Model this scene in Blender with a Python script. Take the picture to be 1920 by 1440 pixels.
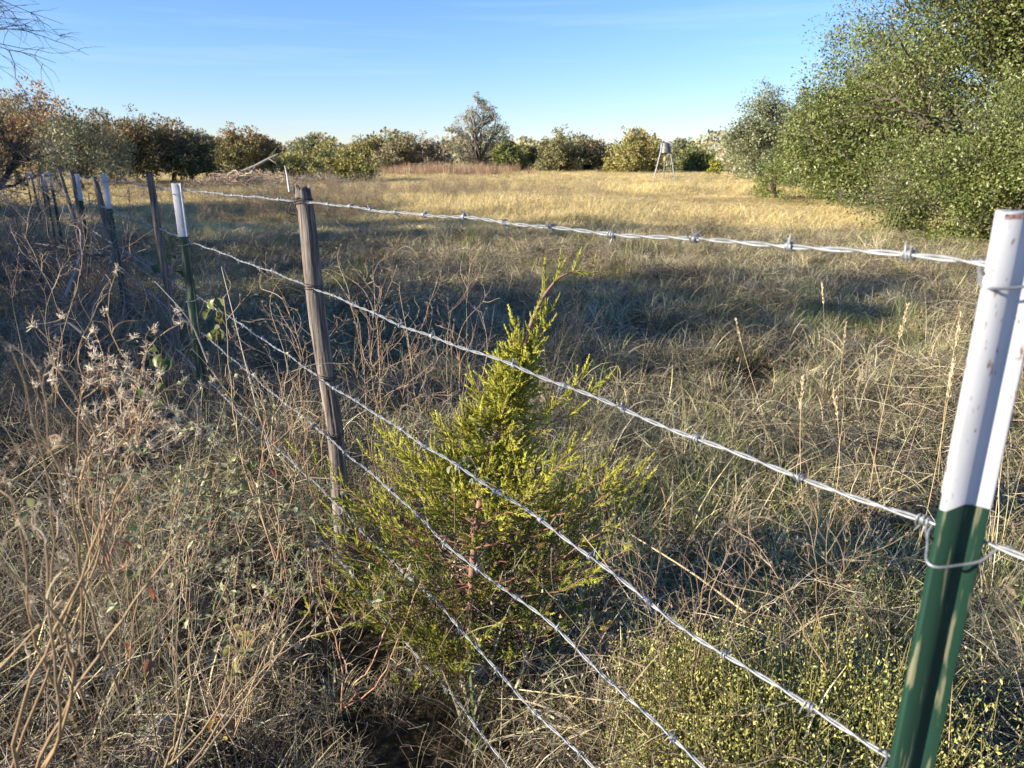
import bpy, math, random
import numpy as np
from mathutils import Vector

# ------------------------------------------------------------------ camera, world, sun, exposure
for o in list(bpy.data.objects):
    bpy.data.objects.remove(o)
scene = bpy.context.scene
COL = scene.collection
PITCH = math.radians(16.7)
FPX, CXP, CYP = 1400.0, 960.0, 720.0
CAMH = 1.35
cam_d = bpy.data.cameras.new('camera')
cam = bpy.data.objects.new('camera', cam_d); COL.objects.link(cam)
cam.location = (0, 0, CAMH); cam.rotation_euler = (math.pi / 2 - PITCH, 0, 0)
cam_d.sensor_width = 36.0; cam_d.lens = 36.0 * FPX / 1920.0
cam_d.clip_start = 0.02; cam_d.clip_end = 5000
cam_d.dof.use_dof = True; cam_d.dof.focus_distance = 2.3; cam_d.dof.aperture_fstop = 8.0
scene.camera = cam

SUN_AZ, SUN_EL = -112.0, 19.0
sa, se = math.radians(SUN_AZ), math.radians(SUN_EL)
TO_SUN = Vector((math.sin(sa) * math.cos(se), math.cos(sa) * math.cos(se), math.sin(se)))
world = bpy.data.worlds.new('World'); scene.world = world; world.use_nodes = True
wn, wl = world.node_tree.nodes, world.node_tree.links
wn.clear()
sky = wn.new('ShaderNodeTexSky'); sky.sky_type = 'NISHITA'; sky.sun_disc = False
sky.sun_elevation = se; sky.sun_rotation = math.radians(SUN_AZ)
sky.air_density = 1.15; sky.dust_density = 0.0; sky.ozone_density = 5.0; sky.altitude = 500
bg = wn.new('ShaderNodeBackground'); bg.inputs[1].default_value = 0.098
wo = wn.new('ShaderNodeOutputWorld')
# thin cirrus streaks low in the sky, part of the sky itself
tc = wn.new('ShaderNodeTexCoord'); mp = wn.new('ShaderNodeMapping'); mp.inputs['Scale'].default_value = (1.2, 1.2, 26)
nz = wn.new('ShaderNodeTexNoise'); nz.inputs['Scale'].default_value = 2.2; nz.inputs['Detail'].default_value = 5
rp = wn.new('ShaderNodeMapRange'); rp.inputs[1].default_value = .52; rp.inputs[2].default_value = .78; rp.inputs[4].default_value = .09
mx = wn.new('ShaderNodeMix'); mx.data_type = 'RGBA'; mx.inputs[7].default_value = (7.0, 7.6, 8.2, 1)
wl.new(tc.outputs['Generated'], mp.inputs[0]); wl.new(mp.outputs[0], nz.inputs['Vector']); wl.new(nz.outputs[0], rp.inputs[0])
wl.new(rp.outputs[0], mx.inputs[0]); wl.new(sky.outputs[0], mx.inputs[6]); tint = wn.new('ShaderNodeVectorMath'); tint.operation = 'MULTIPLY'; tint.inputs[1].default_value = (.88, .85, 1.02)
wl.new(mx.outputs[2], tint.inputs[0]); hs = wn.new('ShaderNodeHueSaturation'); hs.inputs['Saturation'].default_value = 1.06; hs.inputs['Value'].default_value = .95
wl.new(tint.outputs[0], hs.inputs['Color']); wl.new(hs.outputs[0], bg.inputs[0]); wl.new(bg.outputs[0], wo.inputs[0])

sun_d = bpy.data.lights.new('sun', 'SUN'); sun_d.energy = 5.0; sun_d.angle = math.radians(0.5); sun_d.color = (1.0, .885, .71)
sun = bpy.data.objects.new('sun', sun_d); COL.objects.link(sun)
sun.rotation_euler = TO_SUN.to_track_quat('Z', 'Y').to_euler(); sun.location = TO_SUN * 50
scene.view_settings.view_transform = 'Standard'; scene.view_settings.look = 'None'
scene.view_settings.exposure = 1.32; scene.view_settings.gamma = 1.0
scene.view_settings.use_curve_mapping = False
scene.render.engine = 'CYCLES'
scene.cycles.max_bounces = 6; scene.cycles.diffuse_bounces = 2; scene.cycles.transmission_bounces = 3; scene.cycles.glossy_bounces = 2
scene.cycles.use_denoising = True

# ------------------------------------------------------------------ helpers
rng = np.random.default_rng(11)
sp, cp = math.sin(PITCH), math.cos(PITCH)
def ray(px, py):
    u = (px - CXP) / FPX; v = (CYP - py) / FPX
    return np.array([u, cp + v * sp, -sp + v * cp])
def at(px, py, D):
    """world point seen at pixel px,py at horizontal distance D"""
    r = ray(px, py); return np.array([0, 0, CAMH]) + r * (D / math.hypot(r[0], r[1]))
def xy(px, D):
    r = ray(px, 310); k = D / math.hypot(r[0], r[1]); return r[0] * k, r[1] * k
FO = np.array([0.40, 0.634]); FD = np.array([-0.555, 0.8318]); FD = FD / np.linalg.norm(FD)
FN = np.array([FD[1], -FD[0]])            # towards the pasture (right of the fence)
def gz(x, y):
    x = np.asarray(x, float); y = np.asarray(y, float)
    z = .03 * np.sin(x * 1.3 + .6) * np.cos(y * 1.1) + .02 * np.sin(x * 2.9 + y * 1.7) + .05 * np.sin(x * .21 + 1) * np.sin(y * .17 + .4) * np.clip((np.hypot(x, y) - 3) / 10, 0, 1)
    z = z - .010 * np.clip(-x, 0, 30) + .0 * y
    return z
def fence_pt(s, off=0.0, z=None):
    p = FO + FD * s + FN * off
    return np.array([p[0], p[1], float(gz(p[0], p[1])) if z is None else z])
def to_plane(px, py, off):
    r = ray(px, py); o = FO + FN * off
    t = (o @ FN) / (r[:2] @ FN)
    p = np.array([0, 0, CAMH]) + r * t
    return float((p[:2] - o) @ FD), float(p[2])

def props(o, label=None, cat=None, group=None, kind=None):
    if label: o['label'] = label
    if cat: o['category'] = cat
    if group: o['group'] = group
    if kind: o['kind'] = kind
    return o
def empty(name, loc, label=None, cat=None, group=None):
    o = bpy.data.objects.new(name, None); COL.objects.link(o); o.location = Vector(loc); o.empty_display_size = .1
    return props(o, label, cat, group)

class MB:
    """vectorised mesh collector"""
    def __init__(s): s.v = []; s.q = []; s.t = []; s.c = []; s.n = 0; s.mq = []; s.mt = []
    def add(s, V, Q=None, T=None, C=(1, 1, 1), mi=0):
        V = np.asarray(V, float).reshape(-1, 3)
        if Q is not None and len(Q): s.q.append(np.asarray(Q, np.int64) + s.n); s.mq.append(np.full(len(Q), mi))
        if T is not None and len(T): s.t.append(np.asarray(T, np.int64) + s.n); s.mt.append(np.full(len(T), mi))
        C = np.asarray(C, float)
        if C.ndim == 1: C = np.broadcast_to(C, (len(V), 3))
        s.v.append(V); s.c.append(C); s.n += len(V)
        return s
    def mesh(s, name, mats, smooth=False):
        me = bpy.data.meshes.new(name)
        V = np.concatenate(s.v); C = np.concatenate(s.c)
        Q = np.concatenate(s.q) if s.q else np.zeros((0, 4), int)
        T = np.concatenate(s.t) if s.t else np.zeros((0, 3), int)
        me.vertices.add(len(V)); me.vertices.foreach_set('co', V.astype(np.float32).ravel())
        me.loops.add(Q.size + T.size)
        me.loops.foreach_set('vertex_index', np.concatenate([Q.ravel(), T.ravel()]).astype(np.int32))
        me.polygons.add(len(Q) + len(T))
        st = np.concatenate([np.arange(len(Q)) * 4, Q.size + np.arange(len(T)) * 3]).astype(np.int32)
        me.polygons.foreach_set('loop_start', st)
        me.polygons.foreach_set('loop_total', np.concatenate([np.full(len(Q), 4), np.full(len(T), 3)]).astype(np.int32))
        mi = np.concatenate(s.mq + s.mt).astype(np.int32)
        me.polygons.foreach_set('material_index', mi)
        if smooth: me.polygons.foreach_set('use_smooth', np.ones(len(mi), bool))
        me.update(calc_edges=True)
        a = me.color_attributes.new('Col', 'FLOAT_COLOR', 'POINT')
        a.data.foreach_set('color', np.concatenate([C, np.ones((len(C), 1))], 1).astype(np.float32).ravel())
        for m in (mats if isinstance(mats, (list, tuple)) else [mats]): me.materials.append(m)
        return me
    def obj(s, name, mats, parent=None, smooth=False, loc=None):
        if loc is not None: s.v = [v - np.asarray(loc) for v in s.v]
        me = s.mesh(name, mats, smooth)
        o = bpy.data.objects.new(name, me); COL.objects.link(o)
        if loc is not None: o.location = Vector(loc)
        if parent is not None:
            o.parent = parent
        return o
def nrm(a): return a / np.maximum(np.linalg.norm(a, axis=-1, keepdims=True), 1e-9)
def tubes(mb, P, R, C, sides=4, cap=False, mi=0):
    """P (N,K,3), R (N,K) or broadcastable, C (3,), (N,3) or (N,K,3)"""
    P = np.asarray(P, float)
    if P.ndim == 2: P = P[None]
    N, K, _ = P.shape; R = np.broadcast_to(np.asarray(R, float), (N, K))
    T = nrm(np.gradient(P, axis=1)) if K > 2 else nrm(np.repeat(P[:, 1:] - P[:, :1], 2, 1))
    m = nrm(T.mean(1)); up = np.where(np.abs(m[:, 2:3]) > .8, np.array([[1., .2, 0]]), np.array([[0.1, 0.2, 1.]]))
    A = nrm(np.cross(T, np.broadcast_to(up[:, None], T.shape))); B = np.cross(T, A)
    th = np.arange(sides) * 2 * np.pi / sides
    V = P[:, :, None] + R[..., None, None] * (A[:, :, None] * np.cos(th)[:, None] + B[:, :, None] * np.sin(th)[:, None])
    i = np.arange(K - 1)[:, None] * sides; j = np.arange(sides)[None]; j2 = (j + 1) % sides
    q = np.stack([i + j, i + j2, i + sides + j2, i + sides + j], -1).reshape(-1, 4)
    Q = (q[None] + (np.arange(N) * K * sides)[:, None, None]).reshape(-1, 4)
    C = np.asarray(C, float)
    if C.ndim == 2: C = C[:, None]
    C = np.broadcast_to(C, (N, K, 3)) if C.ndim > 1 else np.broadcast_to(C, (N, K, 3))
    Cv = np.repeat(C[:, :, None], sides, 2).reshape(-1, 3)
    mb.add(V.reshape(-1, 3), Q, C=Cv, mi=mi)
    if cap:
        V2 = V[:, [0, -1]].reshape(N * 2, sides, 3)
        f = np.arange(N * 2 * sides).reshape(N * 2, sides)
        Tt = np.stack([np.stack([f[:, 0], f[:, k], f[:, k + 1]], -1) for k in range(1, sides - 1)], 1).reshape(-1, 3)
        mb.add(V2.reshape(-1, 3), T=Tt, C=Cv.reshape(N, K, sides, 3)[:, [0, -1]].reshape(-1, 3), mi=mi)
def ribbons(mb, P, W, S, C, mi=0):
    """flat blades: P (N,K,3), W (N,K), S (N,3) side direction, C (N,K,3)/(N,3)"""
    N, K, _ = P.shape
    V = np.stack([P - S[:, None] * W[..., None], P + S[:, None] * W[..., None]], 2)
    i = np.arange(K - 1) * 2
    q = np.stack([i, i + 1, i + 3, i + 2], -1)
    Q = (q[None] + (np.arange(N) * K * 2)[:, None, None]).reshape(-1, 4)
    if C.ndim == 2: C = np.repeat(C[:, None], K, 1)
    mb.add(V.reshape(-1, 3), Q, C=np.repeat(C[:, :, None], 2, 2).reshape(-1, 3), mi=mi)
def leaves(mb, P, D, Nn, L, W, C, fold=.25, mi=0):
    """two-triangle leaves folded on the midrib"""
    n = len(P); D = nrm(D); S = nrm(np.cross(D, Nn)); Nn = np.cross(S, D)
    L = np.broadcast_to(L, (n,))[:, None]; W = np.broadcast_to(W, (n,))[:, None]
    m = P + D * L * .5
    V = np.stack([P, m - S * W * .5 + Nn * W * fold, P + D * L, m + S * W * .5 + Nn * W * fold], 1)
    b = np.arange(n)[:, None] * 4
    T = np.concatenate([b + [0, 1, 2], b + [0, 2, 3]])
    mb.add(V.reshape(-1, 3), T=T, C=np.repeat(C, 4, 0), mi=mi)
def rdir(n, r=None):
    r = r or rng
    return nrm(r.normal(size=(n, 3)))
def pick(pal, n, r=None, jit=.18):
    r = r or rng
    pal = np.asarray([p[:3] for p in pal]); w = np.asarray([1.0] * len(pal))
    i = r.integers(0, len(pal), n)
    return pal[i] * (1 + r.uniform(-jit, jit, (n, 1))) * (1 + r.uniform(-.06, .06, (n, 3)))

# ------------------------------------------------------------------ materials
def newmat(name):
    m = bpy.data.materials.new(name); m.use_nodes = True; n = m.node_tree.nodes; n.clear()
    return m, n, m.node_tree.links
def foliage_mat(name, rough=.6, trans=.25, spec=.25, rand=.25, wscale=.6, wamt=.25, tint=(1, 1, 1)):
    m, n, l = newmat(name)
    at_ = n.new('ShaderNodeAttribute'); at_.attribute_name = 'Col'
    oi = n.new('ShaderNodeObjectInfo'); mr = n.new('ShaderNodeMapRange'); mr.inputs[3].default_value = 1 - rand; mr.inputs[4].default_value = 1 + rand
    l.new(oi.outputs['Random'], mr.inputs[0])
    ge = n.new('ShaderNodeNewGeometry'); no = n.new('ShaderNodeTexNoise'); no.inputs['Scale'].default_value = wscale; no.inputs['Detail'].default_value = 3
    l.new(ge.outputs['Position'], no.inputs['Vector'])
    m2 = n.new('ShaderNodeMapRange'); m2.inputs[1].default_value = .3; m2.inputs[2].default_value = .7; m2.inputs[3].default_value = 1 - wamt; m2.inputs[4].default_value = 1 + wamt
    l.new(no.outputs[0], m2.inputs[0])
    mu = n.new('ShaderNodeMath'); mu.operation = 'MULTIPLY'; l.new(mr.outputs[0], mu.inputs[0]); l.new(m2.outputs[0], mu.inputs[1])
    vm = n.new('ShaderNodeVectorMath'); vm.operation = 'SCALE'; l.new(at_.outputs['Color'], vm.inputs[0]); l.new(mu.outputs[0], vm.inputs['Scale'])
    vt = n.new('ShaderNodeVectorMath'); vt.operation = 'MULTIPLY'; vt.inputs[1].default_value = tint; l.new(vm.outputs[0], vt.inputs[0])
    pr = n.new('ShaderNodeBsdfPrincipled'); pr.inputs['Roughness'].default_value = rough; pr.inputs['Specular IOR Level'].default_value = spec
    l.new(vt.outputs[0], pr.inputs['Base Color'])
    tr = n.new('ShaderNodeBsdfTranslucent'); l.new(vt.outputs[0], tr.inputs[0])
    ms = n.new('ShaderNodeMixShader'); ms.inputs[0].default_value = trans
    l.new(pr.outputs[0], ms.inputs[1]); l.new(tr.outputs[0], ms.inputs[2])
    ou = n.new('ShaderNodeOutputMaterial'); l.new(ms.outputs[0], ou.inputs[0])
    return m
def noise_mat(name, c1, c2, scale=8, rough=.7, metal=0, bump=.0, stretch=(1, 1, 1), c3=None, spots=.62, spot_scale=30, detail=6, spec=.4, dist=.01):
    m, n, l = newmat(name)
    tc = n.new('ShaderNodeTexCoord'); mp = n.new('ShaderNodeMapping'); mp.inputs['Scale'].default_value = stretch
    l.new(tc.outputs['Object'], mp.inputs[0])
    no = n.new('ShaderNodeTexNoise'); no.inputs['Scale'].default_value = scale; no.inputs['Detail'].default_value = detail; no.inputs['Roughness'].default_value = .65
    l.new(mp.outputs[0], no.inputs['Vector'])
    cr = n.new('ShaderNodeValToRGB'); cr.color_ramp.elements[0].position = .35; cr.color_ramp.elements[1].position = .65
    cr.color_ramp.elements[0].color = (*c1, 1); cr.color_ramp.elements[1].color = (*c2, 1)
    l.new(no.outputs[0], cr.inputs[0]); out = cr.outputs[0]
    if c3:
        n2 = n.new('ShaderNodeTexNoise'); n2.inputs['Scale'].default_value = spot_scale; n2.inputs['Detail'].default_value = 4; l.new(mp.outputs[0], n2.inputs['Vector'])
        r2 = n.new('ShaderNodeMapRange'); r2.inputs[1].default_value = spots; r2.inputs[2].default_value = spots + .04
        l.new(n2.outputs[0], r2.inputs[0])
        mi = n.new('ShaderNodeMix'); mi.data_type = 'RGBA'; mi.inputs[7].default_value = (*c3, 1)
        l.new(r2.outputs[0], mi.inputs[0]); l.new(out, mi.inputs[6]); out = mi.outputs[2]
    pr = n.new('ShaderNodeBsdfPrincipled'); pr.inputs['Roughness'].default_value = rough; pr.inputs['Metallic'].default_value = metal
    pr.inputs['Specular IOR Level'].default_value = spec
    l.new(out, pr.inputs['Base Color'])
    if bump:
        b = n.new('ShaderNodeBump'); b.inputs['Strength'].default_value = bump; b.inputs['Distance'].default_value = dist
        l.new(no.outputs[0], b.inputs['Height']); l.new(b.outputs[0], pr.inputs['Normal'])
    ou = n.new('ShaderNodeOutputMaterial'); l.new(pr.outputs[0], ou.inputs[0])
    return m

M = {}
M['grass'] = foliage_mat('dry_grass', rough=.55, trans=.2, spec=.2, rand=.22, wscale=.45, wamt=.28)
M['oakleaf'] = foliage_mat('oak_leaf', rough=.4, trans=.06, spec=.5, rand=.0, wscale=.7, wamt=.3, tint=(.74, .76, .60))
M['farleaf'] = foliage_mat('far_leaf', rough=.6, trans=.1, spec=.2, rand=.0, wscale=.35, wamt=.25, tint=(1.0, .97, .92))
M['cedar'] = foliage_mat('cedar_scale', rough=.5, trans=.3, spec=.3, rand=0, wscale=9, wamt=.25)
M['twig'] = foliage_mat('dry_twig', rough=.75, trans=.05, spec=.15, rand=.2, wscale=2, wamt=.2)
M['leaf'] = foliage_mat('vine_leaf', rough=.4, trans=.35, spec=.4, rand=.1, wscale=20, wamt=.15)
M['bark'] = noise_mat('bark', (.05, .04, .034), (.14, .118, .10), scale=6, rough=.9, bump=.6, stretch=(1, 1, .25))
M['palebark'] = noise_mat('pale_bark', (.17, .15, .125), (.32, .285, .24), scale=6, rough=.9, bump=.4, stretch=(1, 1, .3))
M['galv'] = noise_mat('galvanised_wire', (.20, .215, .23), (.36, .38, .40), scale=60, rough=.5, metal=.5, bump=.1, dist=.001)
M['darkwire'] = noise_mat('dark_tie_wire', (.03, .028, .028), (.09, .07, .06), scale=80, rough=.6, metal=.4)
M['green'] = noise_mat('green_paint', (.010, .038, .026), (.016, .055, .036), scale=9, rough=.42, c3=(.16, .16, .10), spots=.57, spot_scale=40, stretch=(2.5, 2.5, .22), spec=.5, bump=.1, dist=.001)
M['white'] = noise_mat('white_paint', (.40, .42, .46), (.51, .53, .57), scale=7, rough=.55, c3=(.22, .12, .08), spots=.645, spot_scale=75, stretch=(2, 2, .8), spec=.5, bump=.12, dist=.001)
M['rust'] = noise_mat('rusty_edge', (.16, .05, .035), (.4, .32, .3), scale=140, rough=.8)
M['stone'] = noise_mat('limestone', (.38, .36, .31), (.62, .59, .52), scale=14, rough=.9, bump=.8, c3=(.2, .2, .16), spots=.6, spot_scale=25)
M['zinc'] = noise_mat('feeder_steel', (.10, .095, .10), (.20, .185, .185), scale=5, rough=.45, metal=.3)
M['wire_far'] = M['galv']

def wood_mat():
    m, n, l = newmat('weathered_wood')
    tc = n.new('ShaderNodeTexCoord'); mp = n.new('ShaderNodeMapping'); mp.inputs['Scale'].default_value = (1, 1, .045)
    l.new(tc.outputs['Object'], mp.inputs[0])
    no = n.new('ShaderNodeTexNoise'); no.inputs['Scale'].default_value = 120; no.inputs['Detail'].default_value = 8; no.inputs['Roughness'].default_value = .7
    n2 = n.new('ShaderNodeTexNoise'); n2.inputs['Scale'].default_value = 7; n2.inputs['Detail'].default_value = 3
    l.new(mp.outputs[0], no.inputs['Vector']); l.new(tc.outputs['Object'], n2.inputs['Vector'])
    cr = n.new('ShaderNodeValToRGB'); e = cr.color_ramp.elements
    e[0].position = .33; e[0].color = (.03, .026, .024, 1); e[1].position = .68; e[1].color = (.42, .38, .33, 1)
    k = e.new(.5); k.color = (.175, .152, .132, 1)
    l.new(no.outputs[0], cr.inputs[0])
    mi = n.new('ShaderNodeMix'); mi.data_type = 'RGBA'; mi.blend_type = 'MULTIPLY'; mi.inputs[0].default_value = .7
    c2 = n.new('ShaderNodeValToRGB'); c2.color_ramp.elements[0].color = (.6, .58, .62, 1); c2.color_ramp.elements[1].color = (1, .98, .95, 1)
    l.new(n2.outputs[0], c2.inputs[0]); l.new(cr.outputs[0], mi.inputs[6]); l.new(c2.outputs[0], mi.inputs[7])
    pr = n.new('ShaderNodeBsdfPrincipled'); pr.inputs['Roughness'].default_value = .85; pr.inputs['Specular IOR Level'].default_value = .15
    l.new(mi.outputs[2], pr.inputs['Base Color'])
    b = n.new('ShaderNodeBump'); b.inputs['Strength'].default_value = .9; b.inputs['Distance'].default_value = .004
    l.new(no.outputs[0], b.inputs['Height']); l.new(b.outputs[0], pr.inputs['Normal'])
    ou = n.new('ShaderNodeOutputMaterial'); l.new(pr.outputs[0], ou.inputs[0])
    return m
M['wood'] = wood_mat()

def ground_mat():
    m, n, l = newmat('pasture_soil')
    ge = n.new('ShaderNodeNewGeometry')
    def noise(s, d=5):
        k = n.new('ShaderNodeTexNoise'); k.inputs['Scale'].default_value = s; k.inputs['Detail'].default_value = d; l.new(ge.outputs['Position'], k.inputs['Vector']); return k
    a = noise(40, 8); b = noise(.35, 4)
    c1 = n.new('ShaderNodeValToRGB'); c1.color_ramp.elements[0].color = (.025, .021, .016, 1); c1.color_ramp.elements[1].color = (.12, .095, .06, 1)  # near soil colour also darkened to carry the shade between clumps
    c1.color_ramp.elements[0].position = .35; c1.color_ramp.elements[1].position = .7
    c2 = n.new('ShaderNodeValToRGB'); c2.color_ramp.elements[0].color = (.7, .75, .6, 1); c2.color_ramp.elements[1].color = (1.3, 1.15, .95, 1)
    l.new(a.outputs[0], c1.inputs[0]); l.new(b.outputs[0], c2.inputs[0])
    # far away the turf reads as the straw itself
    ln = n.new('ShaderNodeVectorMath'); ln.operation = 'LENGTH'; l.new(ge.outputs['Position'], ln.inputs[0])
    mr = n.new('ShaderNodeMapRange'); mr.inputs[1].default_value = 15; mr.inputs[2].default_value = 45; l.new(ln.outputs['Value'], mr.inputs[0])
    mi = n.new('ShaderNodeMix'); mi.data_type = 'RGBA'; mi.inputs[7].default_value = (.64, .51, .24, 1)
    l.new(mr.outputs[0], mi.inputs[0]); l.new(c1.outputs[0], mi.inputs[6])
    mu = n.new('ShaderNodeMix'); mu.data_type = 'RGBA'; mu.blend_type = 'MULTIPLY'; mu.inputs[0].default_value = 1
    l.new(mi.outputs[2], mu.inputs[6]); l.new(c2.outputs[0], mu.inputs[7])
    pr = n.new('ShaderNodeBsdfPrincipled'); pr.inputs['Roughness'].default_value = 1; pr.inputs['Specular IOR Level'].default_value = .05
    l.new(mu.outputs[2], pr.inputs['Base Color'])
    bm = n.new('ShaderNodeBump'); bm.inputs['Strength'].default_value = 1; bm.inputs['Distance'].default_value = .02; l.new(a.outputs[0], bm.inputs['Height']); l.new(bm.outputs[0], pr.inputs['Normal'])
    ou = n.new('ShaderNodeOutputMaterial'); l.new(pr.outputs[0], ou.inputs[0])
    return m
M['ground'] = ground_mat()

# ------------------------------------------------------------------ ground
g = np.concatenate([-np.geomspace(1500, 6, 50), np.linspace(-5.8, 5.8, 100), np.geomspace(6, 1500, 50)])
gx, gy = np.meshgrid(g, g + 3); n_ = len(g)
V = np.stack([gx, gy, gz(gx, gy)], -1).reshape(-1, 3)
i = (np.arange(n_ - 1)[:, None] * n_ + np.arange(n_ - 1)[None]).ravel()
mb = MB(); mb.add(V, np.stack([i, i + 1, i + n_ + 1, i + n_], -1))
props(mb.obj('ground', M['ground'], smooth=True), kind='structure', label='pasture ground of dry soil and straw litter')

# ------------------------------------------------------------------ trees
def branches(mb, base, tips, r0, c, curve=.18, K=7, sides=6, r1=.15, rg=None):
    rg = rg or rng
    tips = np.asarray(tips); N = len(tips); t = np.linspace(0, 1, K)[None, :, None]
    base = np.broadcast_to(base, tips.shape)
    P = base[:, None] * (1 - t) + tips[:, None] * t
    Ln = np.linalg.norm(tips - base, axis=1)[:, None, None]
    P = P + np.sin(t * np.pi) * rg.normal(size=(N, 1, 3)) * Ln * curve * np.array([1, 1, .5]) + rg.normal(size=P.shape) * Ln * .018 * np.sin(t * np.pi)
    P[:, :, 2] += (np.sin(t * np.pi * .5) - t)[..., 0] * Ln[..., 0] * .15
    R = np.broadcast_to(r0, (N,))[:, None] * (1 - t[..., 0] * (1 - r1))
    tubes(mb, P, R, c, sides)
    return P
def tree(name, base, H, R, pal, nleaf, leaf, seed, label, cat='tree', trunk=.25, nl=18, mat='farleaf', bark='bark', twigs=40, fill=.3, lobe=.42, group=None, flat=1.0, stems=1, cluster=16, twigc=(.22, .19, .16), bare=0, lobes=None, csig=.16, toppal=None, carve=3.0, holes=.62):
    rg = np.random.default_rng(seed)
    bx, by = base; bz = float(gz(bx, by))
    root = empty(name, (bx, by, bz), label, cat, group)
    # lobes
    zc = H * trunk
    if lobes is None:
        d = rdir(nl, rg); d[:, 2] = np.abs(d[:, 2]) * 1.1 - .25
        rad = rg.uniform(.35, .72, nl)[:, None]
        LC = d * rad * np.array([R, R, (H - zc)]) ; LC[:, 2] += zc + (H - zc) * .12
        LR = R * lobe * rg.uniform(.7, 1.25, nl)
    else:
        LC = np.asarray([q[:3] for q in lobes], float); LR = np.asarray([q[3] for q in lobes], float)
    LC[:, 2] = np.clip(LC[:, 2], LR * .5, H - LR * .75)
    nl = len(LC)
    # wood
    mb = MB()
    fork = np.array([0, 0, max(zc * .8, .25)])
    for k in range(stems):
        off = np.array([rg.normal() * .12 * R, rg.normal() * .12 * R, 0]) if stems > 1 else np.zeros(3)
        branches(mb, off, [fork + off * 1.6 + rg.normal(size=3) * .08 * R], H * .028 + .03, (1, 1, 1), r1=.75, curve=.08, sides=8, rg=rg)
    limbP = branches(mb, fork, LC, (H * .014 + .012), (1, 1, 1), rg=rg, curve=.14)
    w = mb.obj('trunk', M[bark], root)
    # twigs reaching the crown's edge
    if twigs:
        mt = MB(); li = rg.integers(0, nl, twigs * 3)
        dd = rdir(len(li), rg); dd[:, 2] = np.abs(dd[:, 2]) * .8
        mid = limbP[li, rg.integers(3, 7, len(li))]
        tip = LC[li] + dd * LR[li, None] * rg.uniform(.7, 1.12 + bare * .3, (len(li), 1))
        P = branches(mt, mid, tip, (H * .0028 + .002) * (1 + bare), np.asarray(twigc), curve=.12, K=4, sides=3, rg=rg)
        li2 = np.repeat(np.arange(len(li)), 3); t1 = P[li2, rg.integers(1, 3, len(li2))]
        tip2 = t1 + (rdir(len(li2), rg) * .6 + nrm(P[li2, 3] - P[li2, 0])) * LR[li[li2], None] * rg.uniform(.25, .6, (len(li2), 1))
        branches(mt, t1, tip2, (H * .0015 + .0012) * (1 + bare), np.asarray(twigc), curve=.1, K=3, sides=3, rg=rg)
        mt.obj('twigs' if False else 'branch', M['twig'], root)
    # leaves
    if nleaf:
        wgt = LR ** 2; wgt = wgt / wgt.sum()
        ns = nleaf // cluster; li = rg.choice(nl, ns, p=wgt)
        d = rdir(ns, rg)
        rr = np.where(rg.random(ns) < fill, rg.uniform(.3, .9, ns), rg.uniform(.82, 1.05, ns) ) * (1 + .26 * np.sin(d[:, 0] * 8 + li) * np.sin(d[:, 1] * 7 + li * 2) + .16 * np.sin(d[:, 2] * 9 + li))
        C0 = LC[li] + d * (LR[li] * rr)[:, None] * np.array([1, 1, flat])
        cs = carve * np.array([1., 1.1, 1.3]); fld = np.sin(C0[:, 0] * cs[0] + seed) * np.sin(C0[:, 1] * cs[1] + 2 * seed) + np.sin(C0[:, 2] * cs[2] + 1.3 * np.sin(C0[:, 0] * cs[0] * .6 + C0[:, 1] * .9)) * .8
        keep = (C0[:, 2] > .05) & (fld < holes + rg.normal(size=ns) * .12); C0 = C0[keep]; d = d[keep]; li = li[keep]; ns = len(C0)
        ax = nrm(d + rg.normal(size=(ns, 3)) * .6 + np.array([0, 0, .15]))
        m = ns * cluster
        ci = np.repeat(np.arange(ns), cluster)
        sig = LR[li][ci] * csig
        pd = rdir(m, rg); Pp = C0[ci] + pd * (sig * rg.random(m) ** .4)[:, None] * np.array([1, 1, .75]) * (1 + .5 * rg.random((ns, 1))[ci])
        Dd = nrm(pd + ax[ci] * .5 + rg.normal(size=(m, 3)) * .6)
        Nn = nrm(pd * .7 + d[ci] * .5 + rg.normal(size=(m, 3)) * .5 + np.array([0, 0, .35]))
        P1 = np.asarray(pal); colk = P1[rg.integers(0, len(P1), ns)]
        lobec = P1[rg.integers(0, len(P1), nl)]
        cc = (colk * .6 + lobec[li] * .4)
        if toppal is not None:
            hh = np.clip((C0[:, 2] / H - .45) * 3 + rg.normal(size=ns) * .25, 0, 1)[:, None]  # top colours also paint sunlit tops over darker, shaded undersides
            tp = np.asarray(toppal); cc = cc * (1 - hh) + tp[rg.integers(0, len(tp), ns)] * hh
        cc = cc[ci] * (1 + rg.uniform(-.3, .3, (m, 1))) * (1 + rg.uniform(-.08, .08, (m, 3)))
        Ls = leaf * rg.uniform(.7, 1.3, m)
        mb = MB(); leaves(mb, Pp, Dd, Nn, Ls, Ls * .5, cc)
        cr = mb.obj('crown', M[mat], root)
    return root

OAK = [(.135, .165, .048), (.17, .20, .06), (.105, .135, .04), (.20, .22, .075), (.22, .235, .09)]
OAKG = [(.22, .24, .13), (.17, .19, .10), (.27, .28, .17), (.3, .31, .2)]
YEL = [(.34, .33, .10), (.27, .29, .09), (.38, .35, .13), (.21, .24, .08), (.40, .33, .14)]
GOLD = [(.38, .31, .11), (.33, .29, .11), (.26, .24, .10), (.42, .33, .14)]
RUST = [(.34, .21, .11), (.38, .25, .12), (.27, .18, .10), (.33, .24, .12)]
OLIVE = [(.20, .20, .08), (.25, .23, .10), (.15, .155, .07), (.28, .25, .13)]
DARK = [(.08, .10, .045), (.11, .12, .055), (.13, .10, .06)]  # dark foliage, also the painted shade on undersides of the left trees
GREYB = [(.32, .27, .19), (.38, .32, .23), (.26, .21, .15)]

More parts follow.
